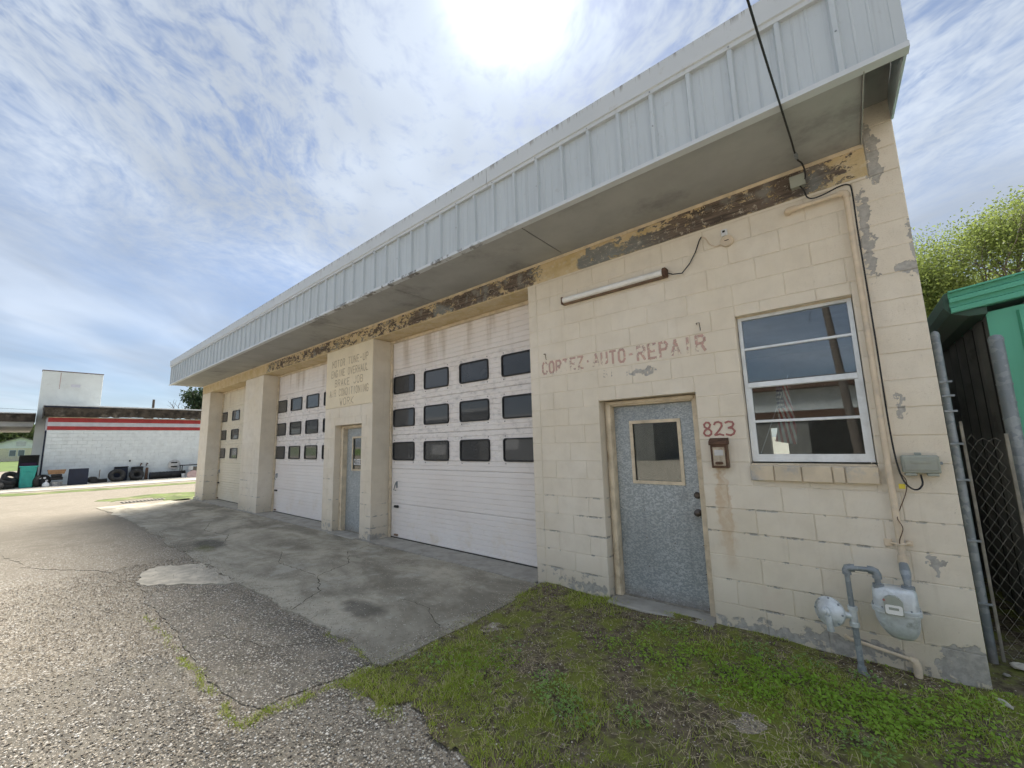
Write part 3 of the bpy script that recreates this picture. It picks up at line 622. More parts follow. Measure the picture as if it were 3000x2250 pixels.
# ------------------------------------------------------------------ vegetation on the bed (uncountable)
def vnoise(x, y, s, seed=0):
    x = x * s + seed * 17.3; y = y * s + seed * 9.1; xi = np.floor(x).astype(int); yi = np.floor(y).astype(int); fx = x - xi; fy = y - yi
    def hh(a, b): n_ = np.sin(a * 127.1 + b * 311.7 + seed) * 43758.5453; return n_ - np.floor(n_)
    fx = fx * fx * (3 - 2 * fx); fy = fy * fy * (3 - 2 * fy)
    return (hh(xi, yi) * (1 - fx) + hh(xi + 1, yi) * fx) * (1 - fy) + (hh(xi, yi + 1) * (1 - fx) + hh(xi + 1, yi + 1) * fx) * fy
def np_mesh(name, V, F, m):
    me = bpy.data.meshes.new(name); me.vertices.add(len(V)); me.vertices.foreach_set('co', V.astype(np.float32).ravel())
    k = F.shape[1]; me.loops.add(F.size); me.loops.foreach_set('vertex_index', F.astype(np.int32).ravel()); me.polygons.add(len(F))
    me.polygons.foreach_set('loop_start', np.arange(0, F.size, k, dtype=np.int32)); me.polygons.foreach_set('loop_total', np.full(len(F), k, np.int32)); me.update(calc_edges=True); me.materials.append(M[m]); return me
def ell(x, y, cx, cy, rx, ry): return np.exp(-(((x - cx) / rx) ** 2 + ((y - cy) / ry) ** 2))
def blades(name, x, y, z, hmin, hmax, w, lean, m):
    n = len(x); h = rng.uniform(hmin, hmax, n); a = rng.uniform(0, 2 * np.pi, n); la = rng.uniform(0, 2 * np.pi, n); le = rng.uniform(.2, lean, n) * h; ww = w * rng.uniform(.6, 1.4, n)
    dx, dy = np.cos(a) * ww / 2, np.sin(a) * ww / 2; lx, ly = np.cos(la) * le, np.sin(la) * le
    V = np.stack([np.stack([x - dx, y - dy, z], 1), np.stack([x + dx, y + dy, z], 1), np.stack([x + dx * .7 + lx * .4, y + dy * .7 + ly * .4, z + h * .6], 1), np.stack([x - dx * .7 + lx * .4, y - dy * .7 + ly * .4, z + h * .6], 1), np.stack([x + lx, y + ly, z + h], 1)], 1).reshape(-1, 3)
    b = np.arange(n)[:, None] * 5; F = np.concatenate([b + np.array([[0, 1, 2]]), b + np.array([[0, 2, 3]]), b + np.array([[3, 2, 4]])])
    return stuff(link(name, np_mesh(name, V, F, m)))
N0 = 330000
x = rng.uniform(-3.6, .7, N0); y = rng.uniform(-2.6, 0, N0)
ok = inbed(x, y)
bare = 1.5 * ell(x, y, -2.75, -.95, .70, .42) + .8 * ell(x, y, -1.3, -.15, 1.2, .10) + .6 * ell(x, y, -1.35, -1.25, .45, .16) + .9 * ell(x, y, -2.35, -1.75, .3, .2) + .9 * ell(x, y, -.5, -1.15, .25, .15) + .6 * ell(x, y, -1.75, -1.15, .25, .15)
den = .02 + 1.0 * np.clip(vnoise(x, y, 2.6, 1) * .6 + vnoise(x, y, 8, 2) * .5 - .2, 0, 1) - bare + .5 * ell(x, y, -2.7, -1.9, .5, .35) + .35 * ell(x, y, -3.3, -1.4, .2, .7)
den = den * np.clip(vnoise(x, y, 22, 6) * 1.7 - .15, 0, 1)
keep = ok & (rng.uniform(0, 1, N0) < np.clip(den, .03, 1) * .85); x, y = x[keep], y[keep]
tall = vnoise(x, y, 3.3, 8) > .62; blades('grass', x[~tall], y[~tall], hgt(x[~tall], y[~tall]) - .004, .008, .028, .0045, 1.7, 'grass'); blades('tall_grass', x[tall], y[tall], hgt(x[tall], y[tall]) - .004, .016, .050, .0048, 1.3, 'grass')
# grass growing in the joints of the old paving
segs = [((-3.50, -2.20), (-3.60, -3.06), .05, 1500), ((-3.55, -3.09), (-5.05, -3.09), .03, 900), ((-3.48, -.2), (-3.52, -2.2), .06, 1700), ((-3.5, -2.42), (-2.9, -2.47), .07, 1200), ((-3.6, -2.18), (-4.4, -2.17), .02, 400), ((-5.05, -3.09), (-6.3, -3.1), .03, 300)]
X, Y = [], []
for a, b, wd, n in segs:
    t = rng.uniform(0, 1, n); wv = .03 * np.sin(t * 17 + a[0]); X.append(a[0] + (b[0] - a[0]) * t + rng.normal(0, wd * .6, n) + wv); Y.append(a[1] + (b[1] - a[1]) * t + rng.normal(0, wd * .6, n) + wv * .6)
X = np.concatenate(X); Y = np.concatenate(Y); k = vnoise(X, Y, 7, 4) > .33; X, Y = X[k], Y[k]
blades('joint_grass', X, Y, np.full(len(X), -.022), .008, .028, .004, 1.6, 'grass')
# dead straw
n = 9500; x = rng.uniform(-3.4, .5, n); y = rng.uniform(-2.6, -.05, n); k = inbed(x, y) & (rng.uniform(0, 1, n) < .15 + .8 * ell(x, y, -1.25, -1.35, .6, .3) + .7 * ell(x, y, -2.6, -1.5, .5, .4) + .5 * ell(x, y, -.7, -.25, .8, .15)); x, y = x[k], y[k]
a = rng.uniform(0, 2 * np.pi, len(x)); L = rng.uniform(.02, .09, len(x)); w = .0014; z = hgt(x, y) + rng.uniform(.003, .02, len(x)); dz_ = rng.uniform(-.012, .018, len(x))
V = np.stack([np.stack([x - np.sin(a) * w, y + np.cos(a) * w, z], 1), np.stack([x + np.sin(a) * w, y - np.cos(a) * w, z], 1), np.stack([x + np.cos(a) * L + np.sin(a) * w, y + np.sin(a) * L - np.cos(a) * w, z + dz_], 1), np.stack([x + np.cos(a) * L - np.sin(a) * w, y + np.sin(a) * L + np.cos(a) * w, z + dz_], 1)], 1).reshape(-1, 3)
b = np.arange(len(x))[:, None] * 4; stuff(link('straw', np_mesh('straw', V, b + np.array([[0, 1, 2, 3]]), 'straw')))
def leaves(name, x, y, z, rmin, rmax, m, tilt=.6):
    n = len(x); r = rng.uniform(rmin, rmax, n); nx, ny = rng.normal(0, tilt * .5, n), rng.normal(0, tilt * .5, n); nrm = np.stack([nx, ny, np.ones(n)], 1); nrm /= np.linalg.norm(nrm, axis=1)[:, None]
    a = rng.uniform(0, 2 * np.pi, n); u = np.stack([np.cos(a), np.sin(a), np.zeros(n)], 1); u -= nrm * (u * nrm).sum(1)[:, None]; u /= np.linalg.norm(u, axis=1)[:, None]; v = np.cross(nrm, u)
    c = np.stack([x, y, z], 1); P = []
    for ca, rr in ((0, .35), (50, 1), (95, .9), (180, .75), (265, .9), (310, 1)):
        t = math.radians(ca); P.append(c + (u * math.cos(t) + v * math.sin(t)) * (r * rr)[:, None])
    V = np.stack(P, 1).reshape(-1, 3); b = np.arange(n)[:, None] * 6
    return stuff(link(name, np_mesh(name, V, b + np.array([[0, 1, 2, 3, 4, 5]]), m)))
n = 75000; x = rng.uniform(-3.4, .6, n); y = rng.uniform(-2.3, -.03, n)
pc = 1.1 * ell(x, y, -1.25, -.78, .50, .20) + 1.1 * ell(x, y, -.62, -.80, .42, .22) + .5 * ell(x, y, -.25, -.5, .4, .25) + .4 * ell(x, y, -2.05, -.9, .3, .15) + .4 * ell(x, y, -2.9, -1.75, .3, .2) + .35 * ell(x, y, -1.7, -.72, .22, .14) + .5 * ell(x, y, -.9, -.55, .5, .12) + .35 * ell(x, y, .1, -.35, .35, .2) + .25 * ell(x, y, -1.95, -.40, .25, .06)
pc = pc * np.clip(1.9 * vnoise(x, y, 7, 3) + .5 * vnoise(x, y, 19, 13) - .55, 0, 1); k = inbed(x, y) & (rng.uniform(0, 1, n) < np.clip(pc, 0, 1) * .75); x, y = x[k], y[k]
leaves('clover', x, y, hgt(x, y) + rng.uniform(.006, .05, len(x)), .006, .0145, 'clover', .8)
x, y = [], []
for cx, cy, r, n in ((-1.28, -.33, .16, 130), (-1.95, -.36, .20, 110), (-.63, -1.10, .16, 150), (-2.2, -1.72, .20, 230), (-2.0, -1.82, .16, 110), (-2.35, -1.55, .13, 70), (-1.72, -1.62, .12, 60), (-.9, -.30, .14, 80), (-.62, -.30, .09, 50), (-2.9, -1.4, .2, 50), (-3.2, -2.0, .2, 50), (-1.5, -1.1, .2, 60)):
    a = rng.uniform(0, 2 * np.pi, n); q = r * np.sqrt(rng.uniform(0, 1, n)); x.append(cx + q * np.cos(a)); y.append(cy + q * np.sin(a) * .7)
x = np.concatenate(x); y = np.concatenate(y); leaves('weeds', x, y, hgt(x, y) + rng.uniform(.012, .045, len(x)), .006, .013, 'weed', .8)
# loose pebbles
def pebbles(name, x, y, z, r0, r1, m):
    n = len(x); r = rng.uniform(r0, r1, n) ; oc = np.array([[1, 0, 0], [0, 1, 0], [-1, 0, 0], [0, -1, 0], [0, 0, .7], [0, 0, -.5]]); F0 = np.array([[0, 1, 4], [1, 2, 4], [2, 3, 4], [3, 0, 4], [1, 0, 5], [2, 1, 5], [3, 2, 5], [0, 3, 5]])
    a = rng.uniform(0, 2 * np.pi, n); ca, sa = np.cos(a), np.sin(a); jit = rng.uniform(.65, 1.25, (n, 6, 1)); P = oc[None] * jit
    V = np.stack([P[..., 0] * ca[:, None] * 1.25 - P[..., 1] * sa[:, None], P[..., 0] * sa[:, None] * 1.25 + P[..., 1] * ca[:, None], P[..., 2]], -1) * r[:, None, None] + np.stack([x, y, z], 1)[:, None, :]
    F = (np.arange(n)[:, None, None] * 6 + F0[None]).reshape(-1, 3); return stuff(link(name, np_mesh(name, V.reshape(-1, 3), F, m)))
def stone_mat():
    m, g, b = mat('loose_stones', .85); ri = g.n('ShaderNodeNewGeometry').outputs['Random Per Island']; g.put(b.inputs['Base Color'], g.ramp(ri, ST)); return m
M['stones'] = stone_mat()
n = 70000; x = rng.uniform(-9, -.6, n); y = rng.uniform(-5.0, -2.2, n); k = (rng.uniform(0, 1, n) < .15 + .8 * vnoise(x, y, 1.2, 5)) & ~inbed(x, y) & ~((x < -3.7) & (x > -7) & (y > -3.0) & (rng.uniform(0, 1, n) < .6)); x, y = x[k], y[k]
pebbles('pebbles', x, y, np.full(len(x), -.014), .003, .009, 'stones')
n = 2600; x = rng.uniform(-3.4, .2, n); y = rng.uniform(-2.5, -.05, n); k = inbed(x, y) & (rng.uniform(0, 1, n) < .18 + ell(x, y, -2.6, -1.0, .6, .5) + ell(x, y, -2.3, -2.1, .6, .3)); x, y = x[k], y[k]
pebbles('bed_pebbles', x, y, hgt(x, y) + .002, .003, .008, 'stones')
n = 5200; x = rng.uniform(-12, -3.5, n); y = -2.17 + rng.normal(0, .09, n) * (1 + 3 * (rng.uniform(0, 1, n) > .8)); k = (y < -.1); x, y = x[k], y[k]
x = np.concatenate([x, -3.52 + rng.normal(0, .07, 1300)]); y = np.concatenate([y, rng.uniform(-2.2, -.1, 1300)])
pebbles('apron_pebbles', x, y, np.full(len(x), -.003), .002, .006, 'stones')

# ------------------------------------------------------------------ the auto repair shop
SHOP = thing('auto_repair_shop', 'long cream painted concrete block auto repair shop with three roll up doors and metal canopy', 'building', (-9.2, 0, 0))
ZB = 3.658
J = [(j - 17.0247) * .2032 for j in range(0, 18)]
DOOR = (-2.655, -1.628, -1, 2.083); WIN = (-1.222, -.392, 1.405, 2.742)
XL = -3.595
def core(name, x0, x1, z0, z1, y0, y1, holes=()):
    mb = MB(); wall_holes(mb, x0, x1, z0, z1, y0, y1, list(holes)); me = mb.mesh(name, 'block'); bm = bmesh.new(); bm.from_mesh(me); bmesh.ops.remove_doubles(bm, verts=bm.verts, dist=1e-5); bm.to_mesh(me); bm.free(); return link(name, me, SHOP)
ow = core('wall', XL + .006, -.006, -.2, 4.51, .0052, .195, [(DOOR[0] - .006, DOOR[1] + .006, -1, DOOR[3] + .006), (WIN[0] - .006, WIN[1] + .006, WIN[2] - .006, WIN[3] + .006), (-3.7, -.19, ZB, 5)])
je = [J[j] for j in range(1, 15, 2)] + [J[0], -.405]; jo = [J[j] for j in range(0, 15, 2)] + [-.29]
lay_blocks(ow, XL, 0, 0, ZB, je, jo, .195, [DOOR, WIN], zbot=-.1)
lay_blocks(ow, -.183, 0, 18 * CH, 4.47, [], [], .195)
pw = core('wall', -9.07 + .006, -7.25 - .006, -.2, ZB - .004, .0055, .394, [(-8.63 - .006, -7.62 + .006, -1, 2.089)])
pj = [-9.07 + .4064 * i for i in range(5)]; pj2 = [-9.07 + .2032 + .4064 * i for i in range(5)]
lay_blocks(pw, -9.07, -7.25, 0, 2.444, pj, pj2, .40, [(-8.63, -7.62, -1, 2.083)], zbot=-.1)
lay_blocks(pw, -9.07, -7.25, 2.4384, ZB - .002, pj, pj2, .40)
p2 = core('wall', -14.03 + .006, -12.67 - .006, -.2, ZB - .004, .0055, .394)
lay_blocks(p2, -14.03, -12.67, 0, ZB - .002, [-14.03 + .4064 * i for i in range(4)], [-13.83 + .4064 * i for i in range(4)], .40, zbot=-.1)
p3 = core('wall', -18.43 + .006, -17.49 - .006, -.2, ZB - .004, .0055, .394)
lay_blocks(p3, -18.43, -17.49, 0, ZB - .002, [-18.02, -17.62], [-18.23, -17.82], .40, zbot=-.1)
# foot plinth of the last pier
MB().cbox(-18.46, -17.46, -.03, .395, -.1, .075, .008).build('plinth', 'block', SHOP)
# side and back walls, roof, floor
sw = MB(); sw.box(-18.42, -18.22, .41, 10, -.2, 4.5); sw.build('wall', 'interior', SHOP)
sw = MB(); sw.box(-.2, -.008, .2, 10, -.2, 4.5); sw.build('wall', 'block', SHOP)
sw = MB(); wall_holes(sw, -18.2, -.21, -.2, 4.5, 9.8, 10, [(-2.32, -1.92, 1.02, 1.85), (-6.2, -5.0, 1.3, 2.2)]); sw.build('wall', 'interior', SHOP)
sw = MB(); sw.box(-3.6, -3.5, .42, 9.78, -.05, 3.6); sw.build('partition_wall', 'interior', SHOP)
MB().box(-18.5, .0, .0, 10.1, 4.52, 4.58).build('roof', 'roof_edge', SHOP)
MB().box(-18.4, -.21, .02, 9.79, 3.94, 3.97).build('ceiling', 'interior', SHOP)
fl = MB(); fl.box(-18.41, -3.6, -.055, 9.79, -.12, .004); fl.box(-3.59, -.21, .21, 9.79, -.12, .010); fl.build('floor_slab', 'concrete', SHOP)
bm_ = MB()
# beam: finely divided so that its face can bulge where paint lifts
NXB, NZB = 300, 7
v0 = len(bm_.v)
for i in range(NXB + 1):
    for j in range(NZB + 1):
        x = -18.43 + (18.43 - .186) * i / NXB; z = ZB + .003 + (3.945 - ZB - .003) * j / NZB
        bm_.v.append((x, -.001 + (random.uniform(-.004, .002) if -12.6 < x < -.5 and 0 < j < NZB else 0), z))
for i in range(NXB):
    for j in range(NZB): a = i * (NZB + 1) + j; bm_.f.append((a, a + NZB + 1, a + NZB + 2, a + 1))
o_ = len(bm_.v); x0, x1 = -18.43, -.186
bm_.add([(x0, -.001, ZB + .003), (x1, -.001, ZB + .003), (x1, .40, ZB + .003), (x0, .40, ZB + .003), (x0, -.001, 3.945), (x1, -.001, 3.945), (x1, .40, 3.945), (x0, .40, 3.945)], [(0, 1, 2, 3), (7, 6, 5, 4), (1, 5, 6, 2), (2, 6, 7, 3), (3, 7, 4, 0)])
bm_.build('lintel_beam', 'beam', SHOP, label='concrete lintel band with cream paint peeling to brown and grey')
tm = MB(); tm.cbox(-18.43, -.19, -.016, -.002, 3.915, 3.948, .003); tm.build('soffit_trim', 'wood_frame', SHOP)
tm = MB(); tm.cbox(-3.59, -.19, -.010, -.0035, ZB - .006, ZB + .016, .002); tm.build('beam_bead', 'block', SHOP)

# canopy
CAN = empty_part('canopy', SHOP)
CX0, CX1 = -18.66, .012
sj = [CX0, -17.7, -15.26, -12.82, -10.38, -7.94, -5.50, -3.02, -.195]
for a, b in zip(sj[:-1], sj[1:]):
    o = MB().cbox(a + .006, b - .006, -.885, -.004, 3.95, 3.962, .003).build('soffit_panel', 'soffit', CAN); o.rotation_euler = (random.uniform(-.002, .002), 0, 0)
MB().box(-.20, -.193, -.885, -.004, 3.935, 4.21).build('soffit_return', 'soffit', CAN)
MB().cbox(-.190, -.008, -.885, -.004, 4.238, 4.25, .003).build('soffit_panel', 'soffit', CAN)
MB().box(CX0 + .01, -.205, -.88, -.004, 3.99, 4.0).build('canopy_deck', 'dark', CAN)
# fascia panels: one foot wide sheet with a raised rib
pan = MB(); prof = [(0, 0), (.022, 0), (.034, -.030), (.062, -.030), (.074, 0), (.125, 0), (.130, -.004), (.138, -.004), (.143, 0), (.205, 0), (.210, -.004), (.218, -.004), (.223, 0), (.3048, 0)]
n = len(prof)
for zz in (3.962, 4.60):
    for (a, b) in prof: pan.v.append((a, b, zz))
for zz in (3.962, 4.60):
    for (a, b) in prof: pan.v.append((a, b + .002, zz))
for i in range(n - 1): pan.f += [(i, i + 1, n + i + 1, n + i), (2 * n + i, 3 * n + i, 3 * n + i + 1, 2 * n + i + 1)]
pme = pan.mesh('fascia_panel', 'fascia')
x = .0
k = 0
while x - .3048 > CX0 - .2:
    xa = -.30 - .048 + .3048 * (1 - k)   # rib centres at -0.30, -0.605, ...
    if xa + .3048 < CX0: break
    if xa < CX1 - .31 and xa > CX0 - .05:
        o = link('fascia_panel', pme, CAN); o.location = (xa, -.90 + random.uniform(-.0015, .0015), 0)
    k += 1
    if k > 80: break
MB().cbox(-.045, CX1, -.905, -.885, 3.962, 4.60, .003).build('corner_flashing', 'fascia', CAN)
MB().cbox(-.0435, -.0025, -.9, -.894, 3.97, 4.59, .001).build('fascia_filler', 'fascia', CAN)
dr = MB(); dr.prism([(-.935, 3.972), (-.895, 3.972), (-.895, 3.968), (-.925, 3.940), (-.86, 3.940), (-.86, 3.936), (-.935, 3.936)], CX0, CX1, 'x'); dr.build('drip_edge', 'drip', CAN)
# cap in lengths of about three metres
xc = CX0 - .01
while xc < CX1:
    xe = min(xc + 3.05, CX1 + .012)
    if CX1 - xe < .5: xe = CX1 + .012
    c = MB(); c.prism([(-.888, 4.572), (-.935, 4.572), (-.938, 4.604), (-.950, 4.612), (-.955, 4.795), (-.93, 4.81), (.06, 4.80), (.06, 4.79), (-.90, 4.79)], xc + .003, xe - .003, 'x'); c.build('roof_cap', 'cap', CAN); xc = xe
    if xe > CX1: break
for xe, s in ((CX1, 1), (CX0, -1)):
    
    xq = -.006 if s > 0 else xe
    MB().add([(xq, -.902, 3.945), (xq, -.002, 4.06), (xq, -.002, 4.79), (xq, -.902, 4.79), (xq + s * .014, -.902, 3.945), (xq + s * .014, -.002, 4.06), (xq + s * .014, -.002, 4.79), (xq + s * .014, -.902, 4.79)], [(0, 1, 2, 3), (7, 6, 5, 4), (0, 4, 5, 1), (1, 5, 6, 2), (2, 6, 7, 3), (3, 7, 4, 0)]).build('end_panel', 'fascia', CAN)
sc_ = MB()
for k in range(0, 58, 2):
    sc_.lathe([(.007, 0), (.007, .005)], (-.30 - .3048 * k, -.936, 4.588), (0, -1, 0), 6)
    if k % 4 == 0: sc_.lathe([(.007, 0), (.007, .004)], (-.30 - .3048 * k, -.931, 4.27), (0, -1, 0), 6)
stuff(sc_.build('fascia_screws', 'pipe_grey', CAN))

# garage doors
def garage(x0, x1, wx, ww, mt, label, rows=(1.393, 2.005, 2.625), wh=.308):
    G_ = empty_part('garage_door', SHOP); G_['label'] = label; yd = .40
    zs = [.012, .606, 1.226, 1.845, 2.466, 3.091, 3.72]
    for a, b in zip(zs[:-1], zs[1:]):
        h = b - a; pr = [(yd + .045, a + .002), (yd + .008, a + .002), (yd, a + .012)]; ng = 8
        for q in range(1, ng):
            zc = a + h * q / ng; pr += [(yd, zc - .007), (yd + .009, zc), (yd, zc + .005)]
        pr += [(yd, b - .010), (yd + .008, b - .002), (yd + .045, b - .002)]
        mb = MB(); n = len(pr); mb.v = [(x0, p, z) for p, z in pr] + [(x1, p, z) for p, z in pr]
        mb.f = [(i, i + 1, n + i + 1, n + i) for i in range(n - 1)] + [(n - 1, 0, n, 2 * n - 1), tuple(range(n)), tuple(range(n, 2 * n))]
        mb.build('door_panel', mt, G_)
    for zr in rows:
        for wxx in wx:
            mb = MB(); ring(mb, rrect(wxx - .012, wxx + ww + .012, zr - .012, zr + wh + .012, .045), rrect(wxx + .008, wxx + ww - .008, zr + .008, zr + wh - .008, .03), yd - .020, yd + .004)
            for sx in (wxx + .02, wxx + ww - .02):
                for sz in (zr - .045, zr + wh + .045): mb.lathe([(.009, 0), (.007, .006)], (sx, yd + .001, sz), (0, -1, 0), 6)
            mb.build('window_gasket', 'black', G_)
            pn = MB().prism(rrect(wxx + .004, wxx + ww - .004, zr + .004, zr + wh - .004, .034), yd - .004, yd + .006); cx_, cz_ = wxx + ww / 2, zr + wh / 2; ta, tb = random.uniform(-.012, .012), random.uniform(-.018, .018)
            pn.v = [(vx, vy + (vx - cx_) * ta * .5 + (vz - cz_) * tb, vz) for vx, vy, vz in pn.v]; pn.build('window_pane', 'gpane', G_)
    MB().cbox(x0, x1, yd - .006, yd + .04, .004, .014, .002).build('bottom_seal', 'black', G_)
    hx = x0 + .30
    mb = MB(); mb.cbox(hx - .016, hx + .016, yd - .018, yd - .001, .88, 1.0, .004); mb.tube([(hx, yd - .03, .985), (hx - .035, yd - .05, .85), (hx + .03, yd - .05, .845)], .009, 6); mb.build('lock_handle', 'pipe_grey', G_)
    MB().cbox(hx - .05, hx + .06, yd - .04, yd - .001, .535, .575, .006).build('lift_handle', 'black', G_)
    MB().cbox(hx - .05, hx + .05, yd - .03, yd - .001, .045, .075, .006).build('lift_handle', 'rust', G_)
    return G_
garage(-7.33, -3.5, [-7.15 + .9135 * i for i in range(4)], .62, 'gdoor', 'white roll up garage door nearest the office, twelve dark windows')
garage(-12.77, -8.98, [-12.695 + .9135 * i for i in range(4)], .63, 'gdoor', 'white roll up garage door left of the blue grey middle door')
garage(-17.65, -13.94, [-17.59 + 1.208 * i for i in range(3)], .66, 'gdoor3', 'cream roll up garage door at the far end of the shop')
for xj, w in ((-7.243, .05), (-12.663, .05), (-17.483, .05)):
    MB().cbox(xj, xj + w, .36, .396, .0, ZB - .002, .004).build('door_jamb', 'wood_frame', SHOP)
for x0, x1 in ((-7.25, -3.6), (-12.67, -9.07), (-17.49, -14.03)):
    MB().cbox(x0 + .005, x1 - .005, .355, .393, ZB - .05, ZB - .001, .003).build('head_stop', 'wood_frame', SHOP)

# hinged doors
def door(x0, x1, ox0, ox1, label, gx0, gx1, closed=False):
    D = empty_part('door', SHOP); D['label'] = label; y = .20
    mb = MB(); wall_holes(mb, x0, x1, .022, 2.016, y, y + .044, [(gx0, gx1, 1.20, 1.83)]); mb.build('door_leaf', 'galv', D)
    mb = MB(); ring(mb, [(gx0 - .022, 1.178), (gx1 + .022, 1.178), (gx1 + .022, 1.852), (gx0 - .022, 1.852)], [(gx0 + .012, 1.212), (gx1 - .012, 1.212), (gx1 - .012, 1.818), (gx0 + .012, 1.818)], y - .012, y + .002); mb.build('glazing_bead', 'wood_frame', D)
    MB().box(gx0 + .001, gx1 - .001, y + .015, y + .019, 1.201, 1.829).build('pane', 'glass', D)
    mb = MB(); mb.cbox(ox0 + .002, x0 - .003, y - .07, y + .05, .0, 2.078, .005); mb.build('jamb', 'wood_frame', D)
    mb = MB(); mb.cbox(x0 - .05, x0 - .004, y - .095, y - .072, .02, 2.05, .004); mb.build('stop_moulding', 'wood_frame', D)
    mb = MB(); mb.cbox(x1 + .003, ox1 - .002, y - .07, y + .05, .0, 2.078, .005); mb.build('jamb', 'wood_frame', D)
    mb = MB(); mb.cbox(x0 - .002, x1 + .002, y - .07, y + .05, 2.019, 2.079, .005); mb.build('head', 'wood_frame', D)
    mb = MB(); mb.cbox(x0 - .03, x1 + .03, y - .095, y - .072, 2.036, 2.07, .004); mb.build('stop_moulding', 'wood_frame', D)
    mb = MB(); mb.cbox(ox0 + .003, ox1 - .003, -.10, y - .004, -.06, .012, .008); mb.build('threshold', 'concrete', D)
    mb = MB(); mb.cbox(x0, x1, y - .03, y + .05, .013, .021, .002); mb.build('threshold_strip', 'weathered', D)
    kx = x1 - .035
    MB().lathe([(.033, 0), (.033, .008), (.024, .014), (.02, .022)], (kx, y - .001, 1.088), (0, -1, 0), 14).build('deadbolt', 'brass', D, True)
    MB().lathe([(.034, 0), (.034, .006), (.014, .012), (.014, .030), (.030, .040), (.032, .055), (.022, .066), (.004, .069)], (kx - .002, y - .001, .925), (0, -1, 0), 16).build('knob', 'brass', D, True)
    mb = MB()
    for fx in (x0 + .02, x0 + (x1 - x0) / 3, x0 + (x1 - x0) * .66, x1 - .02):
        for zz in (.06, .35, .62, .9, 1.95):
            if random.random() < .75: mb.lathe([(.0055, 0), (.004, .003)], (fx + random.uniform(-.02, .02) * (x0 + .1 < fx < x1 - .1), y - .0005, zz + random.uniform(-.05, .05)), (0, -1, 0), 6)
    stuff(mb.build('nail_heads', 'rust_dark', D))
    return D
door(-2.572, -1.71, DOOR[0], DOOR[1], 'galvanized steel office door beside the number 823', -2.375, -1.872)
D2 = door(-8.483, -7.685, -8.63, -7.62, 'blue grey steel door between the two white roll up doors', -8.262, -7.9)

# ---- lettering (stroke alphabet)
ST_ = {'C': [[(1, .8), (.75, 1), (.25, 1), (0, .8), (0, .2), (.25, 0), (.75, 0), (1, .2)]], 'O': [[(.25, 0), (0, .2), (0, .8), (.25, 1), (.75, 1), (1, .8), (1, .2), (.75, 0), (.25, 0)]],
       'R': [[(0, 0), (0, 1), (.75, 1), (1, .82), (1, .65), (.75, .5), (0, .5)], [(.5, .5), (1, 0)]], 'T': [[(0, 1), (1, 1)], [(.5, 1), (.5, 0)]], 'E': [[(1, 1), (0, 1), (0, 0), (1, 0)], [(0, .5), (.8, .5)]],
       'Z': [[(0, 1), (1, 1), (0, 0), (1, 0)]], 'A': [[(0, 0), (.5, 1), (1, 0)], [(.2, .35), (.8, .35)]], 'U': [[(0, 1), (0, .2), (.25, 0), (.75, 0), (1, .2), (1, 1)]], '-': [[(.2, .5), (.8, .5)]], '.': [[(.4, .5), (.6, .5)]],
       'P': [[(0, 0), (0, 1), (.75, 1), (1, .82), (1, .65), (.75, .5), (0, .5)]], 'I': [[(.5, 0), (.5, 1)]], 'M': [[(0, 0), (0, 1), (.5, .45), (1, 1), (1, 0)]], 'N': [[(0, 0), (0, 1), (1, 0), (1, 1)]], 'G': [[(1, .8), (.75, 1), (.25, 1), (0, .8), (0, .2), (.25, 0), (.75, 0), (1, .2), (1, .45), (.6, .45)]],
       'V': [[(0, 1), (.5, 0), (1, 1)]], 'H': [[(0, 0), (0, 1)], [(1, 0), (1, 1)], [(0, .5), (1, .5)]], 'L': [[(0, 1), (0, 0), (1, 0)]], 'B': [[(0, 0), (0, 1), (.75, 1), (.95, .85), (.95, .65), (.75, .52), (0, .52)], [(.75, .52), (1, .38), (1, .15), (.75, 0), (0, 0)]], 'K': [[(0, 0), (0, 1)], [(1, 1), (0, .45), (1, 0)]],
       'J': [[(1, 1), (1, .2), (.75, 0), (.25, 0), (0, .2)]], 'S': [[(1, .82), (.75, 1), (.25, 1), (0, .82), (0, .65), (.25, .52), (.75, .48), (1, .35), (1, .18), (.75, 0), (.25, 0), (0, .18)]], 'D': [[(0, 0), (0, 1), (.65, 1), (1, .75), (1, .25), (.65, 0), (0, 0)]], 'W': [[(0, 1), (.25, 0), (.5, .6), (.75, 0), (1, 1)]],
       '8': [[(.5, .53), (.2, .66), (.15, .85), (.4, 1), (.7, .98), (.85, .82), (.72, .62), (.5, .53), (.2, .4), (.05, .2), (.25, .02), (.6, 0), (.88, .12), (.92, .32), (.75, .45), (.5, .53)]], '2': [[(.05, .82), (.2, .97), (.55, 1), (.85, .9), (.88, .7), (.6, .42), (.05, .05), (.25, .06), (.6, .1), (1, .02)]], '3': [[(.05, .92), (.4, 1), (.8, .95), (.92, .8), (.75, .62), (.35, .54), (.75, .5), (1, .3), (.85, .1), (.5, 0), (.05, .08)]], '!': [[(.5, 1), (.5, .3)], [(.5, .08), (.5, 0)]]}
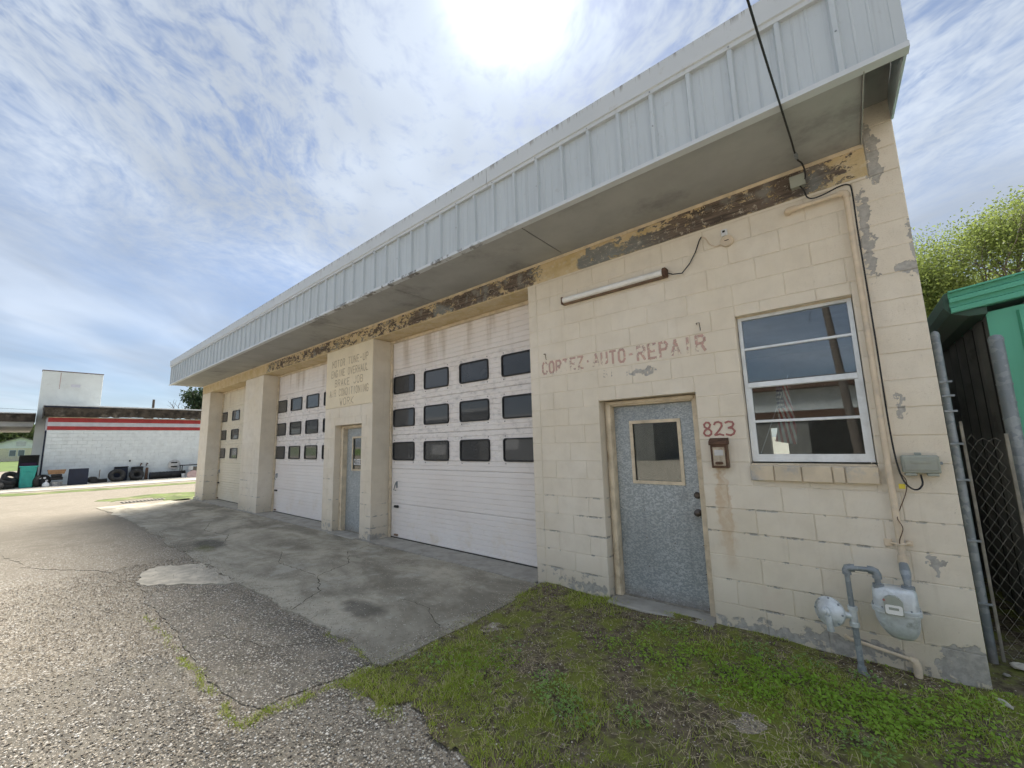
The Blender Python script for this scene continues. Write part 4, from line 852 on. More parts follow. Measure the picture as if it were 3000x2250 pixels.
def lettering(name, parent, text, x0, x1, zb, h, th, m, y=-.0035, aspect=.62, label=None, jit=0.0):
    mb = MB(); pitch = (x1 - x0) / len(text); w = pitch * aspect; i = 0
    for q, ch in enumerate(text):
        if ch == ' ': continue
        ox = x0 + pitch * q + random.uniform(-jit, jit); oz = zb + random.uniform(-jit, jit)
        for line in ST_[ch]:
            for (a, b), (c, d_) in zip(line[:-1], line[1:]):
                p = Vector((ox + a * w, oz + b * h)); e = Vector((ox + c * w, oz + d_ * h)); t = (e - p)
                if t.length < 1e-5: continue
                t.normalize(); nn = Vector((-t.y, t.x)) * th / 2; p = p - t * th * .3; e = e + t * th * .3; yy = y - .00012 * (i % 12); i += 1
                mb.add([(p.x + nn.x, yy, p.y + nn.y), (p.x - nn.x, yy, p.y - nn.y), (e.x - nn.x, yy, e.y - nn.y), (e.x + nn.x, yy, e.y + nn.y)], [(0, 1, 2, 3)])
    return mb.build(name, m, parent, label=label)
lettering('painted_lettering', SHOP, 'CORTEZ.', -3.395, -2.69, 2.487, .135, .026, 'red_worn', label='faded red hand painted words CORTEZ')
lettering('painted_lettering', SHOP, 'AUTO-', -2.69, -2.17, 2.487, .135, .026, 'red_worn', label='faded red hand painted word AUTO')
lettering('painted_lettering', SHOP, 'REPAIR', -2.165, -1.455, 2.477, .145, .027, 'red_worn', label='faded red hand painted word REPAIR')
lettering('painted_lettering', SHOP, 'IPSI', -2.74, -2.42, 2.345, .07, .009, 'violet_worn', label='illegible flaked violet paint marks')
lettering('house_number', SHOP, '823', -1.585, -1.30, 1.663, .125, .017, 'red', aspect=.80, label='dark red hand painted number 823')
MB().cbox(-9.05, -7.262, -.0115, -.0015, 2.452, ZB - .002, .002).build('sign_board', 'signboard', SHOP, label='smooth cream board with faded brown service words above middle door')
for t, a, b, z in (('MOTOR TUNE-UP', -8.80, -7.38, 3.30), ('ENGINE OVERHAUL', -8.82, -7.38, 3.09), ('BRAKE JOB', -8.66, -7.55, 2.885), ('AIR CONDITIONING', -8.86, -7.36, 2.685), ('WORK', -8.44, -7.86, 2.49)):
    pt = (b - a) / len(t); k0 = 0
    for wd in t.split(' '):
        lettering('painted_lettering', SHOP, wd, a + pt * k0, a + pt * (k0 + len(wd)), z, .135, .021, 'tan_worn', y=-.0135, label='faded brown hand painted word ' + wd); k0 += len(wd) + 1
lettering('closed_sign', D2, 'CLOSED', -8.235, -7.92, 1.30, .10, .016, 'white_letters', y=.2125, aspect=.7, label='white letters CLOSED behind the glass')

# ---- office window
WN = empty_part('window', SHOP); WN['label'] = 'white aluminium office window with four horizontal panes'
x0, x1, z0, z1 = WIN; y = .10
mb = MB(); ring(mb, [(x0 + .004, z0 + .022), (x1 - .004, z0 + .022), (x1 - .004, z1 - .004), (x0 + .004, z1 - .004)], [(x0 + .034, z0 + .055), (x1 - .034, z0 + .055), (x1 - .034, z1 - .03), (x0 + .034, z1 - .03)], y - .02, y + .05); mb.build('frame', 'alu', WN)
for zc, h, yy in ((2.440, .022, y), (2.105, .048, y - .012), (1.778, .024, y)):
    MB().cbox(x0 + .030, x1 - .030, yy - .014, yy + .018, zc - h / 2, zc + h / 2, .004).build('rail', 'alu', WN)
mb = MB(); ring(mb, [(x0 + .0345, z0 + .0555), (x1 - .0345, z0 + .0555), (x1 - .0345, 2.08), (x0 + .0345, 2.08)], [(x0 + .056, z0 + .085), (x1 - .056, z0 + .085), (x1 - .056, 2.079), (x0 + .056, 2.079)], y - .018, y + .012); mb.build('sash', 'alu', WN)
for a, b in ((2.452, z1 - .031), (2.130, 2.428), (1.791, 2.080), (z0 + .086, 1.765)):
    MB().box(x0 + .036, x1 - .036, y + .002, y + .006, a, b).build('pane', 'glass', WN)
MB().cbox(x0 - .0, x1 + .0, .05, .19, z1 - .0035, z1 + .002, .001).build('head_flashing', 'wood_frame', WN)
SL = empty_part('window_sill', SHOP)
for a, b in ((-1.228, -1.05), (-1.05, -.86), (-.86, -.665), (-.665, -.585), (-.585, -.388)):
    MB().cbox(a + .002, b - .002, -.045, .09, 1.272, 1.398, .007).build('sill_block', 'sill', SL).location.y += random.uniform(-.004, .004)
MB().cbox(x0 + .003, x1 - .003, .0, .12, 1.3995, 1.414, .003).build('sill_board', 'wood_frame', SL)

# ------------------------------------------------------------------ things fixed to the wall
t = thing('fluorescent_light', 'rusty strip light fixture mounted on the wall above the faded red lettering', 'light fixture', (-2.39, 0, 3.33))
LX0, LX1 = -3.03, -1.79
mb = MB(); mb.prism([(-.001, 3.285), (-.045, 3.281), (-.056, 3.289), (-.056, 3.298), (-.001, 3.298)], LX0, LX1, 'x'); mb.build('reflector', 'rust', t)
mb = MB(); mb.prism([(-.001, 3.372), (-.03, 3.378), (-.03, 3.366), (-.001, 3.362)], LX0 - .005, LX1 + .005, 'x'); mb.build('housing', 'rust_dark', t)
mb = MB(); mb.tube([(LX0 + .01, -.052, 3.334), (LX1 - .035, -.052, 3.334)], .034, 14); mb.build('tube_cover', 'white_lens', t, True)
for a, b in ((LX0 - .012, LX0 + .01), (LX1 - .035, LX1 + .012)):
    mb = MB(); mb.cbox(a, b, -.082, -.001, 3.284, 3.376, .01); mb.build('end_cap', 'rust_dark', t)
mb = MB(); mb.tube([(-1.79, -.035, 3.33), (-1.73, -.035, 3.295), (-1.64, -.03, 3.28), (-1.56, -.025, 3.36), (-1.50, -.02, 3.46), (-1.455, -.015, 3.57), (-1.435, -.012, 3.60)], .0055, 6); mb.build('power_cord', 'black', t)
t = thing('photocell', 'round cream cover with small white light sensor above, below the peeling band', 'sensor', (-1.215, 0, 3.5))
MB().lathe([(.055, 0), (.055, .028), (.050, .034), (.01, .036)], (-1.215, -.002, 3.478), (0, -1, 0), 20).build('cover_plate', 'pipe_cream', t, True)
MB().cbox(-1.233, -1.197, -.040, -.0385, 3.474, 3.482, .0005).build('slot', 'dark', t)
mb = MB(); mb.cbox(-1.255, -1.205, -.045, -.004, 3.528, 3.592, .004); mb.build('sensor_body', 'white_plastic', t); MB().box(-1.242, -1.220, -.0475, -.0455, 3.558, 3.578).build('sensor_eye', 'dark', t)
MB().tube([(-1.435, -.012, 3.60), (-1.40, -.01, 3.575), (-1.37, -.01, 3.50), (-1.32, -.01, 3.46), (-1.265, -.012, 3.465)], .005, 6).build('painted_cord', 'pipe_cream', t)
for hx, hz, lb in ((-3.327, 2.70, 'small rusty wall hook above the start of the red lettering'), (-1.523, 2.715, 'small rusty wall hook above the end of the red lettering')):
    mb = MB(); mb.tube([(hx - .03, -.004, hz + .025), (hx - .03, -.03, hz + .03), (hx, -.035, hz + .028), (hx + .004, -.035, hz - .03), (hx, -.02, hz - .045)], .004, 6); tag(mb.build('wall_hook', 'rust_dark'), lb, 'hook')
t = thing('mailbox', 'small rusty brown metal mailbox on the wall under the number 823', 'mailbox', (-1.455, 0, 1.37))
MB().cbox(-1.526, -1.385, -.062, -.002, 1.372, 1.585, .006).build('body', 'rust', t)
mb = MB(); mb.prism([(-.001, 1.642), (-.07, 1.612), (-.075, 1.585), (-.068, 1.578), (-.001, 1.588)], -1.534, -1.377, 'x'); mb.build('lid', 'rust_dark', t)
mb = MB(); ring(mb, [(-1.522, 1.378), (-1.389, 1.378), (-1.389, 1.576), (-1.522, 1.576)], [(-1.508, 1.392), (-1.403, 1.392), (-1.403, 1.562), (-1.508, 1.562)], -.070, -.0625); mb.build('front_rim', 'rust_dark', t)
MB().cbox(-1.505, -1.406, -.066, -.0625, 1.395, 1.559, .002).build('front_plate', 'mail_face', t); MB().cbox(-1.492, -1.42, -.070, -.0665, 1.485, 1.535, .002).build('name_plate', 'silver', t)
mb = MB(); mb.prism(rrect(-1.49, -1.425, 1.405, 1.43, .012), -.080, -.063); mb.build('latch', 'rust_dark', t)
t = thing('telephone_box', 'grey green plastic cable box on the wall near the right corner', 'utility box', (-.165, 0, 1.35))
mb = MB(); mb.cbox(-.262, -.070, -.075, -.002, 1.362, 1.484, .008); mb.build('body', 'box_grey', t)
mb = MB(); mb.cbox(-.248, -.084, -.082, -.0755, 1.384, 1.462, .005); mb.build('lid_panel', 'box_grey', t); MB().cbox(-.215, -.117, -.0865, -.0825, 1.432, 1.452, .003).build('lid_ridge', 'box_grey', t)
for a, b in ((-.252, -.19), (-.14, -.082)): MB().cbox(a, b, -.07, -.006, 1.343, 1.3615, .005).build('foot', 'box_grey', t)
MB().cbox(-.185, -.15, -.012, -.002, 1.4845, 1.503, .003).build('hanger', 'box_grey', t); MB().cbox(-.0695, -.052, -.03, -.01, 1.42, 1.44, .003).build('hinge', 'pipe_grey', t)
tag(MB().cbox(-.296, -.262, -.062, -.055, 1.25, 1.285, .002).build('cable_tag', 'yellow'), 'small yellow tag on the cable below the grey green box', 'tag')
PX = -.335
t = thing('gas_riser_pipe', 'cream painted pipe running up the wall right of the window', 'pipe', (PX, 0, .75))
mb = MB(); mb.tube([(PX, -.055, .76), (PX, -.052, 1.6), (PX + .002, -.05, 2.6), (PX, -.05, 3.53)], .021, 12); mb.build('riser', 'pipe_cream', t, True)
mb = MB(); mb.tube([(PX, -.05, 3.525), (PX, -.05, 3.548), (PX - .006, -.05, 3.564), (PX - .022, -.05, 3.571), (PX - .045, -.05, 3.572)], .028, 12); mb.build('elbow', 'pipe_cream', t, True)
mb = MB(); mb.tube([(PX - .046, -.05, 3.572), (-.70, -.05, 3.570)], .020, 12); mb.build('branch', 'pipe_cream', t, True)
mb = MB(); mb.tube([(-.665, -.05, 3.570), (-.70, -.05, 3.570), (-.722, -.046, 3.570), (-.728, -.02, 3.570), (-.728, .0, 3.570)], [.027, .027, .029, .028, .026], 12); mb.build('wall_elbow', 'pipe_cream', t, True)
mb = MB(); mb.lathe([(.029, 0), (.029, .055)], (PX, -.055, .735), (0, 0, 1), 12); mb.build('coupling', 'pipe_cream', t, True)
mb = MB(); mb.tube([(PX - .055, -.006, .86), (PX - .03, -.03, .862), (PX - .022, -.07, .865), (PX, -.082, .865), (PX + .022, -.07, .868), (PX + .03, -.03, .868), (PX + .055, -.006, .87)], .008, 6); mb.cbox(PX - .085, PX - .04, -.012, -.001, .835, .885, .003); mb.cbox(PX + .035, PX + .07, -.012, -.001, .85, .885, .003); mb.build('strap', 'pipe_cream', t)
mb = MB(); mb.tube([(-.72, -.05, .165), (-.69, -.05, .148), (-.5, -.05, .118), (-.375, -.05, .10)], .012, 8); mb.build('low_branch', 'pipe_cream', t, True)
mb = MB(); mb.tube([(-.376, -.05, .10), (-.352, -.05, .095), (-.345, -.05, .07), (-.345, -.05, -.06)], [.018, .024, .024, .022], 10); mb.build('ground_drop', 'pipe_cream', t, True)
t = thing('gas_meter', 'grey gas meter with round regulator and galvanized pipes at the wall foot', 'gas meter', (-.55, -.2, 0))
mb = MB(); mb.tube([(-.640, -.2, -.05), (-.646, -.2, .30)], .019, 12); mb.build('riser', 'pipe_grey', t, True)
mb = MB(); mb.tube([(-.650, -.2, .43), (-.652, -.2, .655)], .017, 12); mb.build('riser', 'pipe_grey', t, True)
mb = MB(); mb.tube([(-.652, -.2, .645), (-.652, -.2, .672), (-.645, -.2, .688), (-.628, -.2, .694), (-.605, -.2, .694)], .027, 12); mb.build('elbow', 'pipe_grey', t, True)
mb = MB(); mb.tube([(-.606, -.2, .694), (-.52, -.2, .697)], .017, 12); mb.build('cross_pipe', 'pipe_grey', t, True)
mb = MB(); mb.tube([(-.535, -.2, .697), (-.51, -.2, .697), (-.494, -.2, .690), (-.488, -.2, .672), (-.488, -.2, .645)], .026, 12); mb.build('elbow', 'pipe_grey', t, True)
mb = MB(); mb.lathe([(.018, 0), (.018, .03), (.03, .03), (.03, .055), (.02, .055), (.02, .075)][::-1] and [(.032, -.01), (.032, .02), (.018, .022), (.018, .062)], (-.488, -.2, .59), (0, 0, 1), 12); mb.build('inlet_union', 'pipe_grey', t, True)
mb = MB(); mb.lathe([(.030, 0), (.030, .025), (.024, .03), (.024, .105), (.030, .11), (.030, .135)], (-.6475, -.2, .295), (0, 0, 1), 12); mb.tube([(-.655, -.2, .362), (-.72, -.208, .365)], .022, 12); mb.lathe([(.03, 0), (.03, .03)], (-.69, -.205, .364), (-1, -.1, 0), 8); mb.build('tee', 'meter', t, True)
ax = Vector((-.42, -.88, .18)).normalized(); rc_ = Vector((-.782, -.20, .365))
mb = MB(); mb.lathe([(.05, -.045), (.06, -.03), (.088, -.016), (.098, -.010), (.098, .010), (.088, .014), (.080, .020), (.055, .036), (.034, .044), (.032, .060), (.020, .064), (.018, .072), (.005, .074)], rc_, ax, 28); mb.build('regulator', 'meter', t, True)
mb = MB(); mb.tube([tuple(rc_ + Vector((-.012, -.05, -.02))), tuple(rc_ + Vector((-.006, -.055, -.075))), tuple(rc_ + Vector((-.002, -.05, -.115)))], [.022, .020, .024], 10); mb.build('vent', 'meter', t, True)
def loft(mb, secs, n=24, e=3.0):
    o = len(mb.v)
    for (cx, cy, z, a, b) in secs:
        for k in range(n):
            th = 2 * math.pi * k / n; c, s_ = math.cos(th), math.sin(th); mb.v.append((cx + a * math.copysign(abs(c) ** (2 / e), c), cy + b * math.copysign(abs(s_) ** (2 / e), s_), z))
    for i in range(len(secs) - 1):
        for k in range(n): p = o + i * n + k; q_ = o + i * n + (k + 1) % n; mb.f.append((p, q_, q_ + n, p + n))
    mb.f.append(tuple(o + k for k in range(n))); mb.f.append(tuple(o + (len(secs) - 1) * n + k for k in range(n))); return mb
mcx, mcy = -.412, -.175
loft(MB(), [(mcx, mcy, .600, .095, .05), (mcx, mcy, .594, .108, .064), (mcx, mcy, .575, .116, .074), (mcx, mcy, .47, .118, .078), (mcx, mcy, .466, .128, .088), (mcx, mcy, .452, .128, .088)]).build('meter_top', 'meter', t, True)
loft(MB(), [(mcx, mcy, .450, .128, .088), (mcx, mcy, .438, .128, .088), (mcx, mcy, .434, .117, .078), (mcx, mcy, .38, .112, .078), (mcx + .004, mcy, .335, .098, .072), (mcx + .008, mcy, .300, .078, .06), (mcx + .01, mcy, .278, .055, .045), (mcx + .01, mcy, .270, .03, .025)]).build('meter_bowl', 'meter', t, True)
for k in range(10):
    a = 2 * math.pi * (k + .5) / 10; MB().lathe([(.007, 0), (.007, .012), (.004, .014)], (mcx + .122 * math.cos(a), mcy + .083 * math.sin(a), .466), (0, 0, 1), 6).build('bolt', 'pipe_grey', t)
u_ = ax.orthogonal().normalized(); w_ = ax.cross(u_)
for k in range(8):
    a = 2 * math.pi * k / 8; MB().lathe([(.007, 0), (.007, .008), (.004, .010)], tuple(rc_ + (u_ * math.cos(a) + w_ * math.sin(a)) * .090 + ax * .010), ax, 6).build('bolt', 'pipe_grey', t)
mb = MB(); mb.prism([(-.475, .445), (-.378, .445), (-.378, .53), (-.39, .55), (-.41, .563), (-.44, .563), (-.463, .55), (-.475, .53)], -.285, -.25); mb.build('index_box', 'box_grey', t)
mb = MB(); mb.prism(rrect(-.470, -.383, .450, .508, .012), -.2885, -.2855); mb.build('index_dial', 'white_lens', t); MB().cbox(-.452, -.402, -.2905, -.289, .478, .494, .001).build('dial_window', 'box_grey', t); MB().lathe([(.007, 0), (.007, .006)], (-.472, -.286, .535), (0, -1, 0), 8).build('seal', 'red', t)
mb = MB(); mb.lathe([(.036, -.008), (.036, .016), (.020, .02), (.020, .05)], (-.335, -.165, .597), (0, 0, 1), 12); mb.tube([(-.335, -.165, .64), (-.335, -.160, .672), (-.335, -.13, .695), (-.335, -.085, .715), (PX, -.058, .74)], [.021, .026, .03, .028, .024], 12); mb.build('outlet', 'pipe_grey', t, True)
mb = MB(); mb.lathe([(.026, 0), (.028, .02), (.024, .06)], (-.640, -.2, -.02), (0, 0, 1), 10); mb.tube([(-.64, -.2, .0), (-.62, -.225, -.004), (-.605, -.245, -.006)], [.018, .018, .013], 8); mb.build('foot_valve', 'pipe_grey', t, True)
# cables
t = thing('weatherhead_box', 'small square grey junction box on the peeling band beside the service cable', 'junction box', (-.63, 0, 3.78))
MB().cbox(-.680, -.580, -.06, -.004, 3.752, 3.848, .006).build('body', 'box_grey', t); MB().cbox(-.684, -.576, -.072, -.0605, 3.748, 3.852, .004).build('cover', 'box_grey', t)
def cr(pts, n=8):
    P = [Vector(p) for p in pts]; P = [P[0] * 2 - P[1]] + P + [P[-1] * 2 - P[-2]]; out = []
    for i in range(1, len(P) - 2):
        for k in range(n):
            t_ = k / n; a, b, c, d_ = P[i - 1], P[i], P[i + 1], P[i + 2]; out.append(.5 * ((2 * b) + (c - a) * t_ + (2 * a - 5 * b + 4 * c - d_) * t_ ** 2 + (3 * b - a - 3 * c + d_) * t_ ** 3))
    return out + [P[-2]]
tag(MB().tube(cr([(-.62, -.05, 3.76), (-.595, -.05, 3.70), (-.58, -.06, 3.63), (-.54, -.065, 3.60), (-.46, -.068, 3.605), (-.37, -.072, 3.625), (-.315, -.074, 3.615), (-.298, -.072, 3.55), (-.300, -.07, 3.2), (-.298, -.072, 2.7), (-.297, -.072, 2.2), (-.298, -.072, 1.8), (-.292, -.07, 1.5), (-.272, -.07, 1.33), (-.238, -.075, 1.262), (-.20, -.075, 1.252), (-.172, -.06, 1.29), (-.172, -.04, 1.35)]), .0055, 8).build('service_cable', 'black', smooth=True), 'black cable strapped along the cream pipe down to the grey green box', 'cable')
tag(MB().tube(cr([(-.276, -.06, 1.36), (-.25, -.03, 1.30), (-.262, -.02, 1.22), (-.30, -.02, 1.12), (-.33, -.075, 1.05), (-.31, -.08, .98), (-.335, -.075, .90), (-.34, -.08, .86)]), .0028, 5).build('ground_wire', 'rust_dark'), 'thin wire wrapped around the lower cream pipe', 'wire')
tag(MB().tube(cr([(-.60, -.055, 3.77), (-.575, -.07, 3.80), (-.572, -.08, 3.87), (-.585, -.12, 3.915), (-.610, -.20, 3.925), (-.622, -.5, 3.92), (-.642, -.95, 3.925), (-.683, -1.85, 3.955), (-.80, -4.4, 4.2), (-1.15, -12, 5.4), (-1.5, -19.6, 7.2)]), .0065, 8).build('service_drop', 'black', smooth=True), 'black service cable coming down in front of the fascia to the soffit', 'cable')
mb = MB(); mb.tube([(-.605, -.19, 3.948), (-.605, -.19, 3.925), (-.612, -.215, 3.915)], .006, 6); mb.lathe([(.014, 0), (.016, .05), (.010, .08)], (-.611, -.21, 3.921), (-.02, -1, 0), 8); tag(mb.build('cable_hook', 'pipe_grey'), 'metal clamp holding the service cable under the soffit', 'clamp')

# little flag inside the office window
def flag_mats():
    m, g, b = mat('flag_cloth', .8)
    at = g.n('ShaderNodeAttribute', attribute_name='uvf').outputs['Vector']; u, v, _ = g.xyz(at)
    s = g.m('GREATER_THAN', g.m('MODULO', g.m('MULTIPLY', g.m('ADD', u, g.m('MULTIPLY', v, .9)), 3.6), 1.0), .5)
    c = g.mix(s, (.55, .10, .12), (.80, .78, .75)); can = g.m('MULTIPLY', g.m('GREATER_THAN', v, .58), g.m('LESS_THAN', u, .54))
    d_ = g.vor(g.comb(g.m('MULTIPLY', u, 9), g.m('MULTIPLY', v, 14), 0.0), 1.0, 'F1', 'Distance', 0.0)
    c = g.mix(can, c, g.mix(g.ss(d_, .30, .22), (.05, .06, .16), (.82, .82, .82))); g.put(b.inputs['Base Color'], c); return m
M['flag'] = flag_mats()
t = thing('small_flag', 'small striped and starred flag on a thin stick standing behind the office window', 'flag', (-1.0, .13, 1.43))
MB().tube([(-1.165, .135, 1.47), (-.885, .135, 2.17)], .004, 6).build('stick', 'white_plastic', t)
me = bpy.data.meshes.new('cloth'); NU, NV = 14, 22; vs, fs, uv = [], [], []
for j in range(NV + 1):
    for i in range(NU + 1):
        u = i / NU; v = j / NV; w = .085 + .060 * (1 - v)
        cx = -.925 - .035 * (1 - v); vs.append((cx + (u - .5) * w * 1.05 + .012 * math.sin(v * 5), .130 + .012 * math.sin(u * 15 + v * 3), 1.60 + .49 * v - .03 * (u if v < .3 else 0))); uv.append((u, v, 0))
for j in range(NV):
    for i in range(NU): a = j * (NU + 1) + i; fs.append((a, a + 1, a + NU + 2, a + NU + 1))
me.from_pydata(vs, [], fs); at = me.attributes.new('uvf', 'FLOAT_VECTOR', 'POINT'); at.data.foreach_set('vector', np.array(uv, np.float32).ravel()); me.materials.append(M['flag']); me.shade_smooth(); link('cloth', me, t)

# ------------------------------------------------------------------ right: gate, green building, trees
def post(x, y, zt, r, label, name='fence_post'):
    t = thing(name, label, 'fence post', (x, y, 0)); MB().tube([(x, y, -.1), (x, y, zt)], r, 14).build('pipe', 'post', t, True); MB().lathe([(r * 1.06, 0), (r * 1.08, .02), (r * .8, .045), (.002, .055)], (x, y, zt - .01), (0, 0, 1), 14).build('cap', 'post', t, True); return t
P1 = post(.088, .5, 2.40, .025, 'slim galvanized fence post tight against the corner of the shop'); P2 = post(.42, .62, 2.33, .040, 'thick galvanized fence post in front of the green building')
for zz in (2.03, 1.92, 1.80, 1.55, 1.28, .84, .40): MB().cbox(.060, .132, .462, .476, zz - .008, zz + .008, .002).build('tie_band', 'post', P1)
for zz in (1.98, 1.84, 1.72, 1.55, 1.42, 1.05, .62, .25): MB().lathe([(.044, 0), (.044, .014)], (.42, .62, zz), (0, 0, 1), 14).build('tie_band', 'post', P2)
FN = thing('chain_link_fence', 'sagging chain link fence across the dark gap between the buildings', 'fence', (.25, .52, 0))
MB().cbox(.128, .146, .48, .492, .02, 1.72, .003).build('tension_bar', 'weathered', FN); MB().cbox(.352, .372, .53, .55, .02, 1.62, .003).build('tension_bar', 'weathered', FN)
mb = MB(); s_ = .058
for i in range(-30, 34):
    for sg_ in (1, -1):
        pts = []
        for k in range(0, 33):
            z = .04 + k * s_ * .85; x = .13 + sg_ * (k % 2) * s_ * .0 + (i * s_ + sg_ * k * s_ * .5)
            if .138 <= x <= .36: pts.append((x + .006 * math.sin(z * 7), .487 + (x - .138) * .24 + .012 * math.sin(z * 5 + x * 9) + (.0015 if sg_ > 0 else -.0015), min(z, 1.6 + .03 * math.sin(x * 40))))
        if len(pts) > 1: mb.tube(pts, .0011, 3, False)
stuff(mb.build('wire_mesh', 'weathered', FN))
GB = thing('green_building', 'green metal clad building with banded fascia right of the shop', 'building', (2, 1, 0))
GY = .95
mb = MB(); mb.add([(.46, GY, -.1), (6, GY, -.1), (6, GY, 3.3), (.46, GY, 2.62), (.46, GY + .02, -.1), (6, GY + .02, -.1), (6, GY + .02, 3.3), (.46, GY + .02, 2.62)], [(0, 1, 2, 3), (7, 6, 5, 4), (0, 4, 5, 1), (1, 5, 6, 2), (2, 6, 7, 3), (3, 7, 4, 0)]); mb.build('front_wall', 'mint', GB)
for xx in np.arange(.62, 3, .305):
    MB().prism([(xx, GY), (xx + .012, GY - .025), (xx + .035, GY - .025), (xx + .047, GY)], -.1, 2.58 + (xx - .46) * .12, 'z').build('wall_rib', 'white_plastic' if xx > .66 else 'mint', GB)
# siding of the side wall, corrugated
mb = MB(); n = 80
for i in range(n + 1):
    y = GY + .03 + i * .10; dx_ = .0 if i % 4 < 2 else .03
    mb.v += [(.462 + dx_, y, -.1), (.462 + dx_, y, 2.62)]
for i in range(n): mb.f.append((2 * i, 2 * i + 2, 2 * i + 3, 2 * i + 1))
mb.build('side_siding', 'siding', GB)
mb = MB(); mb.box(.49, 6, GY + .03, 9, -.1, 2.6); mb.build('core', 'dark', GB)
# banded fascia on the gable, rising to the right
def gab(z0, z1, y0, y1, m, nm):
    x0, x1 = .255, 4.2; s = .135
    mb = MB(); mb.add([(x0, y0, z0), (x1, y0, z0 + (x1 - x0) * s), (x1, y0, z1 + (x1 - x0) * s), (x0, y0, z1), (x0, y1, z0), (x1, y1, z0 + (x1 - x0) * s), (x1, y1, z1 + (x1 - x0) * s), (x0, y1, z1)], [(0, 1, 2, 3), (7, 6, 5, 4), (0, 4, 5, 1), (1, 5, 6, 2), (2, 6, 7, 3), (3, 7, 4, 0)]); mb.build(nm, m, GB)
for i in range(2):
    zb = 2.645 + i * .085
    mb = MB(); x0, x1, s = .255, 4.2, .135; pr = [(0, -.0), (-.03, .0), (-.03, .035), (0, .05), (0, .085)]; pr = [(GY - .06 + a, zb + b) for a, b in pr]
    n = len(pr); mb.v = [(x0, a, b) for a, b in pr] + [(x1, a, b + (x1 - x0) * s) for a, b in pr] + [(x0, GY - .02, zb), (x0, GY - .02, zb + .085)]
    mb.f = [(i_, i_ + 1, n + i_ + 1, n + i_) for i_ in range(n - 1)] + [(0, 1, 2, 3, 4, 2 * n + 1, 2 * n)]; mb.build('fascia_band', 'mint', GB)
gab(2.816, 2.83, GY - .10, GY + .01, 'mint', 'roof_edge')
gab(2.64, 2.644, GY - .088, GY + .01, 'mint', 'fascia_return')
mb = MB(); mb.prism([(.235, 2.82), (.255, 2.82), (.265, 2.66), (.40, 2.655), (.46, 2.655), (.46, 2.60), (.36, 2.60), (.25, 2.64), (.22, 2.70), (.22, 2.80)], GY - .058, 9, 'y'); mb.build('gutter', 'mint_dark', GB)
mb = MB(); mb.add([(.235, GY - .05, 2.825), (4.2, GY - .05, 3.36), (4.2, 9, 3.36), (.235, 9, 2.825), (.235, GY - .05, 2.821), (4.2, GY - .05, 3.356), (4.2, 9, 3.356), (.235, 9, 2.821)], [(0, 1, 2, 3), (7, 6, 5, 4), (0, 4, 5, 1), (1, 5, 6, 2), (2, 6, 7, 3), (3, 7, 4, 0)]); mb.build('roof', 'mint', GB)
def rock(x, y, z, sx, sy, sz, label, m='rock'):
    bm = bmesh.new(); bmesh.ops.create_icosphere(bm, subdivisions=2, radius=1)
    for v in bm.verts:
        k = 1 + random.uniform(-.22, .18); v.co = Vector((v.co.x * sx * k, v.co.y * sy * k, max(v.co.z, -.35) * sz * k))
    bmesh.ops.rotate(bm, verts=bm.verts, matrix=Euler((random.uniform(-.2, .2), random.uniform(-.2, .2), random.uniform(0, 3))).to_matrix()); bmesh.ops.translate(bm, verts=bm.verts, vec=(x, y, z))
    me = bpy.data.meshes.new('rock'); bm.to_mesh(me); bm.free(); me.materials.append(M[m]); return tag(link('rock', me), label, 'rock')
rock(.015, -.155, .010, .050, .022, .014, 'pale flat stone in the grass at the shop corner')
rock(.205, .47, .012, .050, .030, .028, 'pale angular stone at the foot of the chain link fence')
rock(.11, .30, .004, .022, .018, .012, 'small grey stone beside the slim fence post', 'concrete'); rock(.20, .22, .004, .020, .015, .010, 'tiny pale stone nearest the right edge below the fence')
